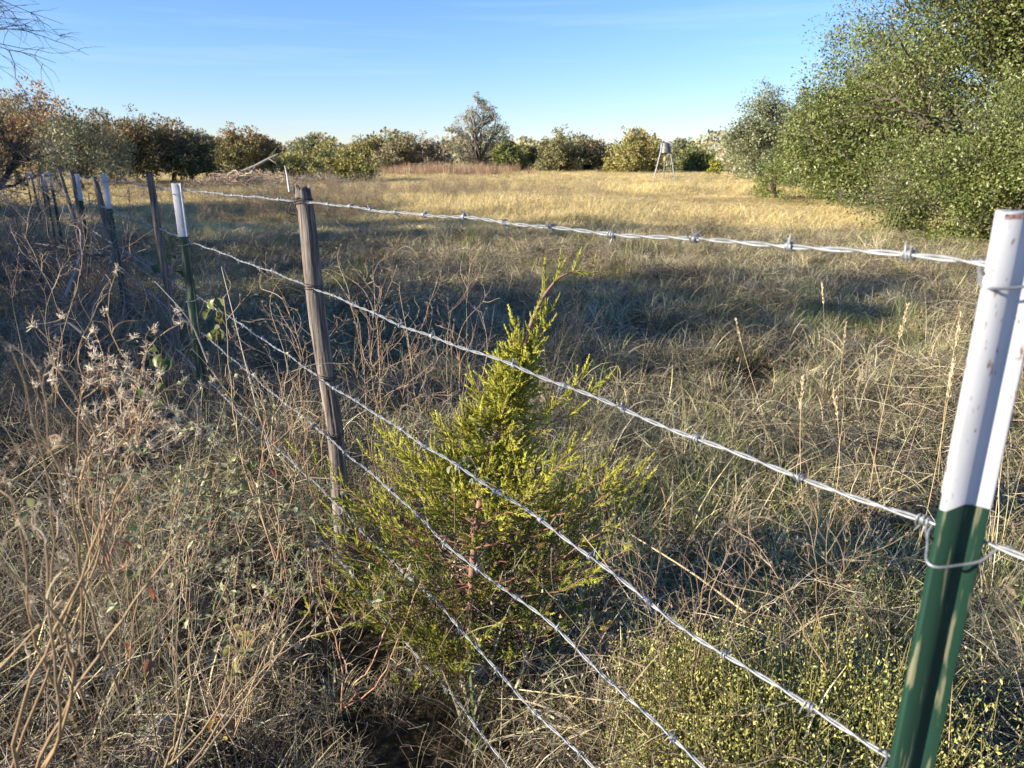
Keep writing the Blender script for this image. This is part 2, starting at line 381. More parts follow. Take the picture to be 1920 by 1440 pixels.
# right-hand live oaks (near to far)
tree('live_oak', (8.0, 11.7), 2.9, 2.5, OAK, 180000, .046, 1, 'low dense live oak bush spreading to the grass beside the near fence post', nl=34, trunk=.12, mat='oakleaf', fill=.25, lobe=.36, stems=3, twigs=110, cluster=64, csig=.26)
tree('live_oak', (11.9, 16.6), 10.8, 5.5, OAK, 230000, .070, 2, 'tallest live oak, its crown cut off by the top of the photo', nl=70, trunk=.2, mat='oakleaf', fill=.2, holes=.95, twigc=(.12, .095, .08), lobe=.33, stems=2, twigs=140, cluster=70, csig=.24)
tree('live_oak', (10.3, 22.5), 6.0, 3.1, OAK, 90000, .08, 3, 'sloping live oak shouldering the tallest oak on its sky side', nl=40, trunk=.15, mat='oakleaf', fill=.12, lobe=.32, stems=2, twigs=70, cluster=52, csig=.27)
tree('live_oak', (13.2, 33.5), 4.7, 2.9, OAK + OAKG, 45000, .105, 4, 'grey green live oak with ragged sprays over the sunlit grass', nl=32, trunk=.1, mat='oakleaf', fill=.2, lobe=.32, stems=2, twigs=60, cluster=36, csig=.28)
tree('live_oak', (12.0, 27.2), 5.0, 2.9, OAK, 50000, .09, 9, 'live oak filling the slope between the sloping oak and the grey green one', nl=30, trunk=.1, mat='oakleaf', fill=.2, lobe=.33, stems=2, twigs=50, cluster=44, csig=.27)
tree('live_oak', (16.0, 50.0), 6.6, 2.9, OAKG, 24000, .15, 5, 'far rounded live oak at the narrow end of the right hand tree line', nl=26, trunk=.15, mat='oakleaf', fill=.2, lobe=.34, twigs=40, cluster=8, csig=.25)
tree('oak_shrub', (9.3, 17.2), 2.2, 1.5, GREYB + [(.14, .15, .06)], 9000, .05, 6, 'brown thinly leaved brush in the gap under the tallest live oak', cat='shrub', nl=12, trunk=.05, mat='oakleaf', lobe=.45, stems=4, twigs=150, bare=.3, csig=.3, twigc=(.2, .15, .12))
tree('cedar_shrub', (9.2, 27.0), 1.7, .75, [(.2, .24, .06), (.16, .2, .05), (.25, .27, .08)], 7000, .06, 7, 'bright yellow green cedar shrub at the foot of the sloping live oak', cat='shrub', nl=10, trunk=.05, mat='oakleaf', lobe=.5, twigs=20)
tree('cedar_shrub', (7.1, 13.6), .9, .5, [(.14, .2, .05), (.12, .18, .05)], 5000, .05, 8, 'small green cedar seedling tucked against the low oak bush', cat='shrub', nl=8, trunk=.05, mat='oakleaf', lobe=.5, twigs=10)

# far tree line, from the left edge to the right (pixel column, distance, height, radius ...)
def ft(px, D, H, R, pal, label, seed, name='tree', **k):
    a = dict(nleaf=int(14000 * (min(R, 4) / 3) ** .8), leaf=.0029 * D + .01, nl=26, cluster=26, csig=.30, twigs=20, lobe=.31)
    a.update(k); n = a.pop('nleaf'); lf = a.pop('leaf')
    return tree(name, xy(px, D), H, R, pal, n, lf, seed, label, **a)
ft(-16, 24, 3.7, 2.0, OLIVE, 'scrubby half bare tree at the left edge behind the overgrown fence', 20, name='hackberry_tree', bare=.5, twigs=110, nleaf=4500, leaf=.07, fill=.5, twigc=(.16, .12, .1))
ft(40, 55, 6.2, 3.3, OLIVE + GREYB, 'brown and olive tree beside the bare branches at the left edge', 21, name='elm_tree', bare=.2, twigs=60)
ft(112, 47, 5.9, 3.0, RUST, 'tallest rust brown tree in the left tree line', 22, name='elm_tree', toppal=RUST, twigs=60, bare=.3)
ft(155, 38, 3.9, 2.3, OAKG, 'pale grey green oak with yellow skirts left of the field', 23, name='oak_tree', nl=20)
ft(215, 54, 5.4, 2.5, GREYB + OLIVE, 'dull brown tree just right of the pale grey green oak', 24, name='elm_tree', bare=.4, twigs=60)
ft(262, 50, 4.9, 2.6, DARK, 'dark tree with an orange brown top above the sunlit strip of field', 25, name='elm_tree', toppal=RUST + GOLD, bare=.3, twigs=60)
ft(318, 54, 4.8, 2.3, DARK, 'dark tree with gold brown top left of the deep green oak', 26, name='elm_tree', toppal=RUST + GREYB, twigs=60, bare=.3)
ft(360, 50, 3.9, 1.9, DARK, 'deep green oak ending the left tree line', 27, name='oak_tree', toppal=OLIVE + GREYB)
ft(405, 80, 4.6, 2.4, DARK + OLIVE, 'small dark tree in the gap between two brown trees', 28, name='oak_tree')
ft(452, 66, 4.7, 2.7, DARK + OLIVE, 'round topped brown olive tree with dark underside behind the fallen trunk', 29, name='elm_tree', toppal=RUST + GOLD, bare=.3)
ft(492, 68, 4.1, 2.3, DARK + GREYB, 'lower brown shoulder tree touching the round topped brown olive one', 30, name='elm_tree', toppal=RUST)
ft(585, 92, 4.6, 3.2, OAKG, 'far grey green oak peeping over the yellow green thicket', 31, name='oak_tree')
ft(560, 50, 2.5, 1.9, YEL, 'yellow green thicket shrub just right of the wooden post top', 32, name='shrub', cat='shrub', trunk=.05, stems=3)
ft(615, 54, 3.1, 2.7, YEL + OLIVE, 'widest yellow green thicket shrub at the middle left of the field', 33, name='shrub', cat='shrub', trunk=.05, stems=3, nl=22, nleaf=12000)
ft(665, 52, 2.5, 2.1, YEL, 'leafy yellow green shrub at the low right end of the thicket', 34, name='shrub', cat='shrub', trunk=.05, stems=3)
ft(700, 100, 4.4, 4.2, OLIVE + GOLD, 'broad olive and gold tree beyond the thicket', 35, name='oak_tree', nl=20)
ft(762, 96, 4.6, 4.0, OLIVE + GREYB, 'brown olive tree left of the pale bare brush', 36, name='oak_tree', bare=.4)
ft(815, 96, 4.3, 3.2, GREYB, 'pale nearly bare grey brush tree left of the tall open oak', 37, name='mesquite_tree', bare=1, twigs=160, nleaf=3000, twigc=(.36, .32, .28))
ft(898, 88, 9.3, 4.2, OAKG + OLIVE, 'tall open crowned oak with pale trunk standing above the far tree line', 38, name='oak_tree', trunk=.16, fill=.5, nleaf=8000, leaf=.19, lobes=[(-2.6, 0, 4.75, 0.9), (-1.7, 0.3, 5.72, 0.8), (-0.7, 0, 6.51, 0.8), (0.2, 0.2, 7.57, 0.6), (0.9, -0.2, 6.69, 0.8), (1.7, 0.1, 5.72, 0.8), (2.5, 0, 4.58, 0.9), (-2.0, 0.4, 3.78, 0.8), (0.0, 0.5, 5.1, 0.9), (1.2, -0.5, 4.31, 0.8), (-0.9, -0.5, 4.22, 0.8), (2.9, 0.3, 3.43, 0.9), (-2.8, -0.3, 2.64, 0.9), (0.2, 0, 3.34, 0.8), (1.7, 0.2, 2.73, 0.9), (-1.3, 0.2, 2.46, 0.8), (-0.1, 0.2, 8.27, 0.35), (3.3, 0, 2.2, 1.0)], bare=.8, twigs=120, twigc=(.36, .33, .29))
ft(958, 86, 4.2, 2.4, OAK, 'round green oak low at the right foot of the tall open oak', 39, name='oak_tree', trunk=.08)
ft(996, 92, 3.9, 2.2, YEL + OLIVE, 'yellowish shrubby tree between the green oak and the grey twiggy oak', 40, name='oak_tree', trunk=.08)
ft(1050, 84, 5.2, 3.1, OAKG + OLIVE, 'grey green oak with bare twigs near the middle of the far line', 41, name='oak_tree', trunk=.08, bare=.5, twigs=60)
ft(1108, 86, 5.2, 3.1, OLIVE + GREYB, 'olive tree topped with bare grey twigs left of the golden tree', 42, name='oak_tree', trunk=.08, bare=.9, twigs=110)
ft(1188, 82, 4.8, 3.6, GOLD + YEL, 'golden yellow tree with twiggy top left of the deer feeder', 43, name='elm_tree', trunk=.06, bare=.7, twigs=110, nl=22)
ft(1278, 92, 4.6, 2.0, OAKG, 'small round grey green oak just right of the deer feeder', 44, name='oak_tree', trunk=.1)
ft(1240, 100, 2.8, 3.0, OLIVE, 'low dark olive shrubs behind the deer feeder legs', 45, name='shrub', cat='shrub', trunk=.05)
ft(1312, 88, 3.0, 2.8, OAK, 'low green shrub between the round oak and the right hand oaks', 46, name='shrub', cat='shrub', trunk=.05)
ft(1342, 70, 1.6, .8, [(.3, .3, .05), (.25, .27, .06)], 'small bright yellow shrub at the far end of the oaks', 47, name='shrub', cat='shrub', trunk=.05)
ft(740, 110, 3.2, 6, OLIVE + GREYB, 'low brown brush filling the base of the far line above the rail gate', 48, name='shrub', cat='shrub', trunk=.05, nl=24)
ft(1120, 108, 3.0, 7, OLIVE + OAK, 'long low green brush at the base of the far line in the middle', 49, name='shrub', cat='shrub', trunk=.05, nl=26)
ft(920, 104, 2.8, 6, OLIVE + GREYB, 'low brown green brush behind the tall open oak', 50, name='shrub', cat='shrub', trunk=.05, nl=24)
ft(430, 70, 1.6, 2.4, YEL + OLIVE, 'low yellow green bush in front of the brown trees by the brush pile', 51, name='shrub', cat='shrub', trunk=.05)
# a far-off wood that closes the horizon
mb = MB()
az = np.radians(rng.uniform(-60, 60, 26000)); D_ = rng.uniform(150, 230, 26000)
hh = (4.2 + 1.6 * np.abs(np.sin(az * 31)) + 1.1 * np.sin(az * 77 + 1)) * rng.uniform(0, 1, 26000) ** .6
P_ = np.stack([np.sin(az) * D_, np.cos(az) * D_, hh], -1)
Dn = nrm(np.stack([-np.sin(az), -np.cos(az), np.full_like(az, .4)], -1) + rng.normal(size=P_.shape) * .7)
leaves(mb, P_, rdir(len(P_)), Dn, .9, .7, pick(OLIVE + OAKG + GREYB, len(P_)))
props(mb.obj('distant_woodland', M['farleaf']), 'low far off woodland closing the horizon behind the pasture', 'woodland', kind='stuff')

# trees just outside the picture on the left: they throw the long shade over the pasture
def offtree(x, y, H, R, n, label, seed, name='elm_tree', leafk=.17, **k):
    k['twigs'] = 14
    return tree(name, (x, y), H, R, OLIVE + RUST, n // 2, leafk * 1.42, seed, label, group='trees beyond the left edge', **k)
offtree(-16.6, -.9, 9.6, 3.0, 15000, 'thin crowned elm in the row left of the fence, nearest the camera', 60, fill=.6)
offtree(-17.5, 3.0, 9.6, 3.2, 11000, 'tallest olive elm in the row left of the fence', 61, fill=.5)
offtree(-17.8, 6.9, 9.6, 3.3, 15000, 'olive elm in the row left of the fence, third from the camera', 62)
offtree(-18.3, 10.8, 8.6, 3.1, 15000, 'olive elm in the row left of the fence, fourth from the camera', 63)
offtree(-19.5, 14.6, 7.4, 3.0, 14000, 'olive elm in the row left of the fence, fifth from the camera', 68)
offtree(-21.5, 17.0, 6.4, 2.8, 20000, 'olive elm in the row left of the fence, sixth from the camera', 69)
offtree(-15.5, -6.5, 6.2, 2.2, 3500, 'thin crowned elm behind the camera throwing dappled shade', 64, fill=.8)
offtree(-13.5, -2.6, 5.0, 2.0, 3500, 'thin crowned low elm left of the camera', 65, fill=.8)
for x_, y_, h_, r_, sd_, lb_ in ((-7.4, 1.2, 3.1, 1.35, 66, 'leafy low elm sapling beyond the left edge, closest to the camera'), (-8.1, 3.8, 2.6, 1.45, 67, 'leafy low elm sapling beyond the left edge, second in line'), (-8.5, 6.5, 2.3, 1.4, 70, 'leafy low elm sapling beyond the left edge, third in line'), (-10.4, 9.0, 2.2, 1.4, 71, 'leafy low elm sapling beyond the left edge, last in line')):
    offtree(x_, y_, h_, r_, 14000, lb_, sd_, trunk=.05, name='elm_sapling', leafk=.09)

# bare tree whose twigs hang in from the upper left corner
def bare_tree():
    rg = np.random.default_rng(5)
    bx, by = -9.6, 10.2; bz = float(gz(bx, by))
    root = empty('bare_tree', (bx, by, bz), 'bare leafless tree whose fine twigs hang into the upper left sky', 'tree')
    b = np.array([0, 0, 0.]); fork = np.array([.1, .1, 2.6])
    mb = MB(); branches(mb, b, [fork], .13, (1, 1, 1), r1=.8, curve=.05, sides=8, rg=rg)
    mb.obj('trunk', M['bark'], root)
    tg = np.array([at(*q) for q in [(85, 60, 11.5), (118, 45, 12), (105, 118, 11.5), (50, 10, 11), (10, -60, 11.5), (-30, 60, 11), (-60, -100, 12), (-120, 0, 12), (60, -30, 12.5), (-100, -160, 12)]]) - np.array([bx, by, bz])
    mb = MB(); hub = np.concatenate([np.repeat(fork[None], 4, 0) + rg.normal(size=(4, 3)) * .1])
    st = fork + (tg - fork) * .12 + np.array([0, 0, .5])
    branches(mb, fork, st, .05, (.8, .8, .8), r1=.7, rg=rg, curve=.1)
    P = branches(mb, st, tg, .016, (.8, .8, .8), r1=.15, rg=rg, K=12, curve=.12)
    def kids(P, n, ln, r, rmin):
        N = len(P); idx = np.repeat(np.arange(N), n); k = rg.integers(P.shape[1] // 4, P.shape[1] - 1, len(idx))
        s = P[idx, k]; d = nrm(P[idx, -1] - P[idx, k] + 1e-4)
        L = np.linalg.norm(P[:, -1] - P[:, 0], axis=1)[idx] * ln * rg.uniform(.5, 1.2, len(idx))
        t = s + nrm(d + rdir(len(idx), rg) * .75 + np.array([0, 0, -.12])) * L[:, None]
        return branches(mb, s, t, r, (.75, .72, .7), K=7, sides=3, r1=.3, rg=rg, curve=.1)
    P2 = kids(P, 8, .32, .006, 0); P3 = kids(P2, 4, .45, .0035, 0)
    mb.obj('branch', M['bark'], root)
bare_tree()

# ------------------------------------------------------------------ grass templates
STRAW = [(.60, .51, .28), (.70, .60, .35), (.53, .45, .24), (.40, .34, .19), (.28, .25, .16)]
GREY = [(.38, .34, .24), (.48, .43, .31), (.25, .225, .16), (.58, .53, .38)]
GRN = [(.20, .25, .08), (.26, .30, .10), (.15, .20, .065), (.36, .36, .13)]
SHADE_THATCH = [(.13, .105, .075), (.18, .145, .10), (.10, .085, .06)]  # old thatch, darkened to stand in for deep shade low in the grass
RED = [(.34, .18, .11), (.28, .16, .1)]
GOLDG = [(.84, .66, .27), (.79, .62, .26), (.88, .72, .33), (.66, .52, .23)]
def blades(mb, base, n_dir, H, bend, W, C, K=5, rg=None, curl=.0):
    """arching blades. base (N,3), n_dir (N,2) lean direction, H (N,), bend (N,)"""
    N = len(base); t = np.linspace(0, 1, K)[None]
    ang = bend[:, None] * t ** 1.2 * 1.0 + .12
    dt = H[:, None] / (K - 1)
    dz = np.cos(ang) * dt; dr = np.sin(ang) * dt
    z = np.cumsum(np.concatenate([np.zeros((N, 1)), dz[:, 1:]], 1), 1); r = np.cumsum(np.concatenate([np.zeros((N, 1)), dr[:, 1:]], 1), 1)
    side = np.stack([-n_dir[:, 1], n_dir[:, 0]], -1)
    ph = rg.uniform(0, 6.3, (N, 1)); wob = curl * np.sin(t * 4 + ph) * H[:, None] * t
    P = np.stack([base[:, 0:1] + n_dir[:, 0:1] * r + side[:, 0:1] * wob, base[:, 1:2] + n_dir[:, 1:2] * r + side[:, 1:2] * wob, base[:, 2:3] + np.maximum(z, .004)], -1)
    S = nrm(np.concatenate([side, np.zeros((N, 1))], 1) + rg.normal(size=(N, 3)) * .35)
    Wk = W[:, None] * np.clip(1.1 - t ** 1.5, .12, 1)
    ribbons(mb, P, Wk, S, C)
def template(kind, seed):
    rg = np.random.default_rng(seed); mb = MB()
    def disc(n, r): a = rg.uniform(0, 6.283, n); q = r * np.sqrt(rg.random(n)); return np.stack([np.cos(a) * q, np.sin(a) * q, np.zeros(n)], -1)
    def dirs(n): a = rg.uniform(0, 6.283, n); return np.stack([np.cos(a), np.sin(a)], -1)
    def pal(ps, ws, n):
        ws = np.asarray(ws) / sum(ws); k = rg.choice(len(ps), n, p=ws)
        out = np.zeros((n, 3))
        for j, p in enumerate(ps):
            mk = k == j; out[mk] = pick(p, mk.sum(), rg, .25)
        return out
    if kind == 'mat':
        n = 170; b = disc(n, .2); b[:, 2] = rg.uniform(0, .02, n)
        blades(mb, b, dirs(n), rg.uniform(.05, .2, n), rg.uniform(1.0, 2.2, n), .0010 + .0026 * rg.random(n) ** 2, pal([SHADE_THATCH, GREY], [9, 1], n), 5, rg, .1)  # low dark layer paints the shade gaps under the brighter blades
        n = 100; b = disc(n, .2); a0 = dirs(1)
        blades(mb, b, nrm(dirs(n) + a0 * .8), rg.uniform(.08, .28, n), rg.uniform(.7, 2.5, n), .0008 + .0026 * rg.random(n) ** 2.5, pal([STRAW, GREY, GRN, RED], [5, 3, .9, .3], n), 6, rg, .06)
    elif kind == 'tuft':
        n = 150; b = disc(n, .05); d = nrm(b[:, :2] + dirs(n) * .03)
        blades(mb, b, d, rg.uniform(.12, .30, n), rg.uniform(.9, 2.5, n), .0009 + .0028 * rg.random(n) ** 2.5, pal([STRAW, GREY, GRN, SHADE_THATCH], [5, 3, .8, 2.5], n), 7, rg, .04)
    elif kind == 'green':
        n = 140; b = disc(n, .12)
        blades(mb, b, dirs(n), rg.uniform(.08, .24, n), rg.uniform(.4, 1.6, n), rg.uniform(.001, .002, n), pal([GRN, STRAW], [5, 2], n), 5, rg, .1)
    elif kind == 'stalk':
        n = 14; b = disc(n, .12); H = rg.uniform(.45, .8, n)
        a0 = dirs(n); blades(mb, b, a0, H, rg.uniform(.05, .6, n), rg.uniform(.0008, .0013, n), pal([STRAW, GREY], [3, 2], n), 6, rg, .04)
        n = 60; blades(mb, disc(n, .08), dirs(n), rg.uniform(.15, .4, n), rg.uniform(.4, 1.6, n), rg.uniform(.0008, .0015, n), pal([STRAW, GREY], [3, 2], n), 6, rg, .1)
    elif kind == 'yellow':     # low broomweed with yellow specks
        n = 60; b = disc(n, .12); d = dirs(n); H = rg.uniform(.12, .28, n)
        t = np.linspace(0, 1, 4)[None, :, None]; tip = b + np.concatenate([d * rg.uniform(.02, .1, (n, 1)), H[:, None]], 1)
        P = b[:, None] * (1 - t) + tip[:, None] * t + rg.normal(size=(n, 4, 3)) * .006
        tubes(mb, P, .0008, np.array([.3, .26, .1]), 3)
        m = 1900; ii = rg.integers(0, n, m); tt = rg.uniform(.3, 1, (m, 1)); p = b[ii] * (1 - tt) + tip[ii] * tt + rg.normal(size=(m, 3)) * .014
        leaves(mb, p, rdir(m, rg), rdir(m, rg), rg.uniform(.004, .010, m), .0038, pick([(.46, .44, .12), (.38, .39, .12), (.28, .31, .09), (.55, .5, .2)], m, rg))
    elif kind == 'far':        # bigger, coarser clump for 12 m and more
        n = 170; b = disc(n, .45)
        blades(mb, b, dirs(n), rg.uniform(.12, .42, n), rg.uniform(.5, 2.1, n), rg.uniform(.002, .0042, n), pal([GOLDG, STRAW, GREY], [5, 3, .6], n), 4, rg, .08)
    elif kind == 'farred':
        n = 110; b = disc(n, .5)
        blades(mb, b, dirs(n), rg.uniform(.4, 1.1, n), rg.uniform(.1, .7, n), rg.uniform(.006, .01, n), pal([RED, GREY, STRAW], [4, 1, 1], n), 4, rg, .05)
    elif kind in ('weed', 'twiggy', 'forb'):
        n = {'weed': 9, 'twiggy': 12, 'forb': 7}[kind]
        b = disc(n, .07); d = dirs(n); H = rg.uniform(.2, .48, n); K = 8
        t = np.linspace(0, 1, K)[None, :, None]
        tip = b + np.concatenate([d * (H * rg.uniform(.1, .7, n))[:, None], H[:, None]], 1)
        P = b[:, None] * (1 - t) + tip[:, None] * t + np.sin(t * 3.1 + rg.uniform(0, 6, (n, 1, 1))) * rg.normal(size=(n, 1, 3)) * .04
        base_c = pick([(.17, .10, .065), (.22, .16, .10), (.34, .28, .18)], n, rg)
        tubes(mb, P, (.0018 * (1 - .6 * t[..., 0])), base_c, 4)
        def kids(P, m, L0, L1, r, up):
            N = len(P); ii = np.repeat(np.arange(N), m); kk = rg.integers(2, P.shape[1], len(ii)); s = P[ii, np.minimum(kk, P.shape[1] - 1)]
            dd = nrm(rdir(len(ii), rg) + np.array([0, 0, up])); L = rg.uniform(L0, L1, len(ii))
            t = np.linspace(0, 1, 6)[None, :, None]; bend = rdir(len(ii), rg) * L[:, None] * .35
            Q = s[:, None] + dd[:, None] * t * L[:, None, None] + bend[:, None] * t ** 2
            tubes(mb, Q, r, pick([(.30, .25, .16), (.17, .125, .09), (.42, .36, .25)], len(ii), rg), 3)
            return Q
        A = kids(P, 6, .06, .18, .0010, .6); B = kids(A, 3 if kind != 'forb' else 2, .03, .09, .0007, .2)
        e = B[:, -1]
        if kind == 'weed':
            m = len(e); p = e + rg.normal(size=(m, 3)) * .004
            leaves(mb, p, rdir(m, rg), rdir(m, rg), .009, .005, pick([(.42, .35, .25), (.3, .24, .17)], m, rg))
        if kind == 'forb':
            m = 260; ii = rg.integers(0, len(A), m); p = A[ii, rg.integers(1, 6, m)] + rg.normal(size=(m, 3)) * .008
            leaves(mb, p, rdir(m, rg), nrm(rdir(m, rg) + np.array([0, 0, 1.])), rg.uniform(.010, .022, m), rg.uniform(.006, .011, m), pick([(.20, .23, .10), (.28, .30, .15), (.14, .18, .07)], m, rg))
    elif kind == 'litter':   # tangle of fallen thin stems
        n = 60; a = rg.uniform(0, 6.28, n); c = disc(n, .22); c[:, 2] = rg.uniform(.01, .16, n)
        L = rg.uniform(.1, .4, n); dd = np.stack([np.cos(a), np.sin(a), rg.normal(size=n) * .3], -1)
        t = np.linspace(-.5, .5, 5)[None, :, None]
        P = c[:, None] + dd[:, None] * t * L[:, None, None] + rg.normal(size=(n, 1, 3)) * np.cos(t * 3.14) * .04
        P[..., 2] = np.maximum(P[..., 2], .004)
        tubes(mb, P, rg.uniform(.0006, .0014, (n, 1)), pick([(.38, .33, .20), (.13, .10, .07), (.16, .13, .09), (.52, .46, .31), (.09, .075, .058)], n, rg), 3)  # the darkest stems also carry painted shade inside the tangle
    elif kind == 'dry_leaf':
        n = 26; c = disc(n, .2); c[:, 2] = rg.uniform(.02, .12, n)
        leaves(mb, c, rdir(n, rg), nrm(rdir(n, rg) + np.array([0, 0, 1.2])), rg.uniform(.02, .045, n), rg.uniform(.012, .025, n), pick([(.25, .14, .08), (.32, .2, .1), (.4, .3, .16), (.16, .17, .07)], n, rg))
    me = mb.mesh('tmpl_' + kind, M['grass'] if kind not in ('weed', 'twiggy', 'litter') else M['twig'])
    return me
def coll(kinds, nv, seed):
    c = bpy.data.collections.new('templates_' + kinds[0]); k = 0
    for j, kd in enumerate(kinds):
        for v in range(nv):
            o = bpy.data.objects.new('tmpl_%03d' % k + kinds[0], template(kd, seed + k)); c.objects.link(o); k += 1
    return c
def scatter(name, pts, rot, scl, idx, c, **kw):
    me = bpy.data.meshes.new(name); n = len(pts); me.vertices.add(n); me.vertices.foreach_set('co', pts.astype(np.float32).ravel())
    for nm, tp, arr in (('rot', 'FLOAT_VECTOR', rot), ('scl', 'FLOAT_VECTOR', scl)):
        a = me.attributes.new(nm, tp, 'POINT'); a.data.foreach_set('vector', arr.astype(np.float32).ravel())
    a = me.attributes.new('pick', 'INT', 'POINT'); a.data.foreach_set('value', idx.astype(np.int32))
    o = bpy.data.objects.new(name, me); COL.objects.link(o)
    ng = bpy.data.node_groups.new(name, 'GeometryNodeTree')
    ng.interface.new_socket('Geometry', in_out='INPUT', socket_type='NodeSocketGeometry'); ng.interface.new_socket('Geometry', in_out='OUTPUT', socket_type='NodeSocketGeometry')
    N, L = ng.nodes, ng.links
    gi, go = N.new('NodeGroupInput'), N.new('NodeGroupOutput')
    ip = N.new('GeometryNodeInstanceOnPoints'); ci = N.new('GeometryNodeCollectionInfo'); ci.inputs[0].default_value = c; ci.inputs[1].default_value = True; ci.inputs[2].default_value = True
    def na(nm, tp):
        q = N.new('GeometryNodeInputNamedAttribute'); q.data_type = tp; q.inputs[0].default_value = nm; return q.outputs[0]
    L.new(gi.outputs[0], ip.inputs['Points']); L.new(ci.outputs[0], ip.inputs['Instance']); ip.inputs['Pick Instance'].default_value = True
    L.new(na('pick', 'INT'), ip.inputs['Instance Index'])
    er = N.new('FunctionNodeEulerToRotation'); L.new(na('rot', 'FLOAT_VECTOR'), er.inputs[0]); L.new(er.outputs[0], ip.inputs['Rotation'])
    L.new(na('scl', 'FLOAT_VECTOR'), ip.inputs['Scale']); L.new(ip.outputs[0], go.inputs[0])
    md = o.modifiers.new('scatter', 'NODES'); md.node_group = ng
    return props(o, kind='stuff', **kw)
def area(n_per_m2, y0, y1, margin=1.6, slope=.78):
    """random ground points in the wedge the camera and its neighbours see; y0..y1 distance forward"""
    W = slope * y1 + margin; n = rng.poisson(n_per_m2 * (y1 - y0) * 2 * W)
    x = rng.uniform(-W, W, n); y = rng.uniform(y0, y1, n)
    k = np.abs(x) < slope * np.maximum(y, 0) + margin
    x, y = x[k], y[k]
    return np.stack([x, y, gz(x, y)], -1)
def fdist(P):   # signed distance to the fence line (positive on the pasture side) and distance along it
    q = P[:, :2] - FO; return q @ FN, q @ FD
def vnoise(x, y, s, ph=0.): return .5 + .25 * (np.sin(x * s + 1.7 * np.sin(y * s * .8 + ph)) + np.sin(y * s * 1.3 + 1.3 * np.cos(x * s * .7 + ph * 2)))
def put(name, pts, c, nvar, kind0, smin, smax, tilt=.12, lean=None, **kw):
    n = len(pts)
    rot = np.stack([rng.normal(size=n) * tilt, rng.normal(size=n) * tilt, rng.uniform(0, 6.283, n)], -1)
    s = rng.uniform(smin, smax, n); q_, t_ = fdist(pts); s = s * np.where((q_ > -.42) & (q_ < .12) & (t_ > 0) & (t_ < 1.9), .55, 1); scl = np.stack([s, s, s * rng.uniform(.75, 1.25, n)], -1)
    return scatter(name, pts, rot, scl, kind0(n) if callable(kind0) else np.asarray(kind0), c, **kw)

NV = 6
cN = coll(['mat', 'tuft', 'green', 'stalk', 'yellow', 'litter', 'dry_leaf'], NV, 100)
def choose(P, w):   # w: list of weight arrays per kind -> template index
    Wt = np.stack([np.broadcast_to(q, (len(P),)) for q in w], 1).astype(float); Wt /= Wt.sum(1, keepdims=True)
    u = rng.random((len(P), 1)); k = (u > np.cumsum(Wt, 1)).sum(1); return np.minimum(k, len(w) - 1) * NV + rng.integers(0, NV, len(P))
def grass_mix(P):
    dF, sF = fdist(P); x, y = P[:, 0], P[:, 1]
    yel = np.exp(-(((x - .58) / .28) ** 2 + ((y - 1.36) / .24) ** 2)) * .8 + .15 * (vnoise(x, y, 1.9, 3) > .72)
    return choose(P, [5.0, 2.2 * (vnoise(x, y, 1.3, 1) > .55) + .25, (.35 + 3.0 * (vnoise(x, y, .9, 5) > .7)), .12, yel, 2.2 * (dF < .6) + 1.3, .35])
P = np.concatenate([area(75, .3, 3.6), area(38, 3.6, 8, 1.5), area(20, 8, 14, 1.5)])
dF, sF = fdist(P); P = P[rng.random(len(P)) < np.where(dF < .1, .6, 1) * np.where((np.abs(dF + .03) < .16) & (sF > .1) & (sF < 1.7), .45, 1)]; idx = grass_mix(P)
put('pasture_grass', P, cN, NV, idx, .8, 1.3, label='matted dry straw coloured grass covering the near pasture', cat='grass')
cY = coll(['yellow'], 5, 800)
n = 60; P = np.stack([rng.normal(size=n) * .14 + .58, rng.normal(size=n) * .10 + 1.34, np.zeros(n)], -1); P[:, 2] = gz(P[:, 0], P[:, 1])
put('broomweed', P, cY, 5, rng.integers(0, 5, n), .8, 1.25, label='yellow green broomweed patch at the lower right under the wires', cat='weeds')
cF = coll(['far', 'tuft'], NV, 300)
P = area(9, 13, 34, 2); P2 = area(2.6, 34, 60, 3); P3 = area(.9, 60, 115, 4)
Pf = np.concatenate([P, P2, P3]); n = len(Pf); dist = np.hypot(Pf[:, 0], Pf[:, 1])
rot = np.stack([rng.normal(size=n) * .08, rng.normal(size=n) * .08, rng.uniform(0, 6.28, n)], -1)
s = (.75 + dist / 55) * rng.uniform(.8, 1.2, n); scl = np.stack([s, s, np.clip(.35 + .95 * vnoise(Pf[:, 0], Pf[:, 1], .3, 2), .3, 1.3) * rng.uniform(.7, 1.2, n) * np.where((Pf[:, 0] > 2.5) & (dist < 32), .6, 1)], -1)
scatter('meadow_grass', Pf, rot, scl, rng.integers(0, NV, n), cF, label='golden sunlit meadow grass filling the field to the trees', cat='grass')
cR = coll(['farred'], 3, 340)
x0, y0 = xy(850, 78); P = np.stack([rng.normal(size=170) * 3.4 + x0, rng.normal(size=170) * 4 + y0, np.zeros(170)], -1); P[:, 2] = gz(P[:, 0], P[:, 1])
put('red_grass', P, cR, 3, rng.integers(0, 3, 170), .8, 1.3, label='patch of pinkish red bluestem grass before the tall open oak', cat='grass')

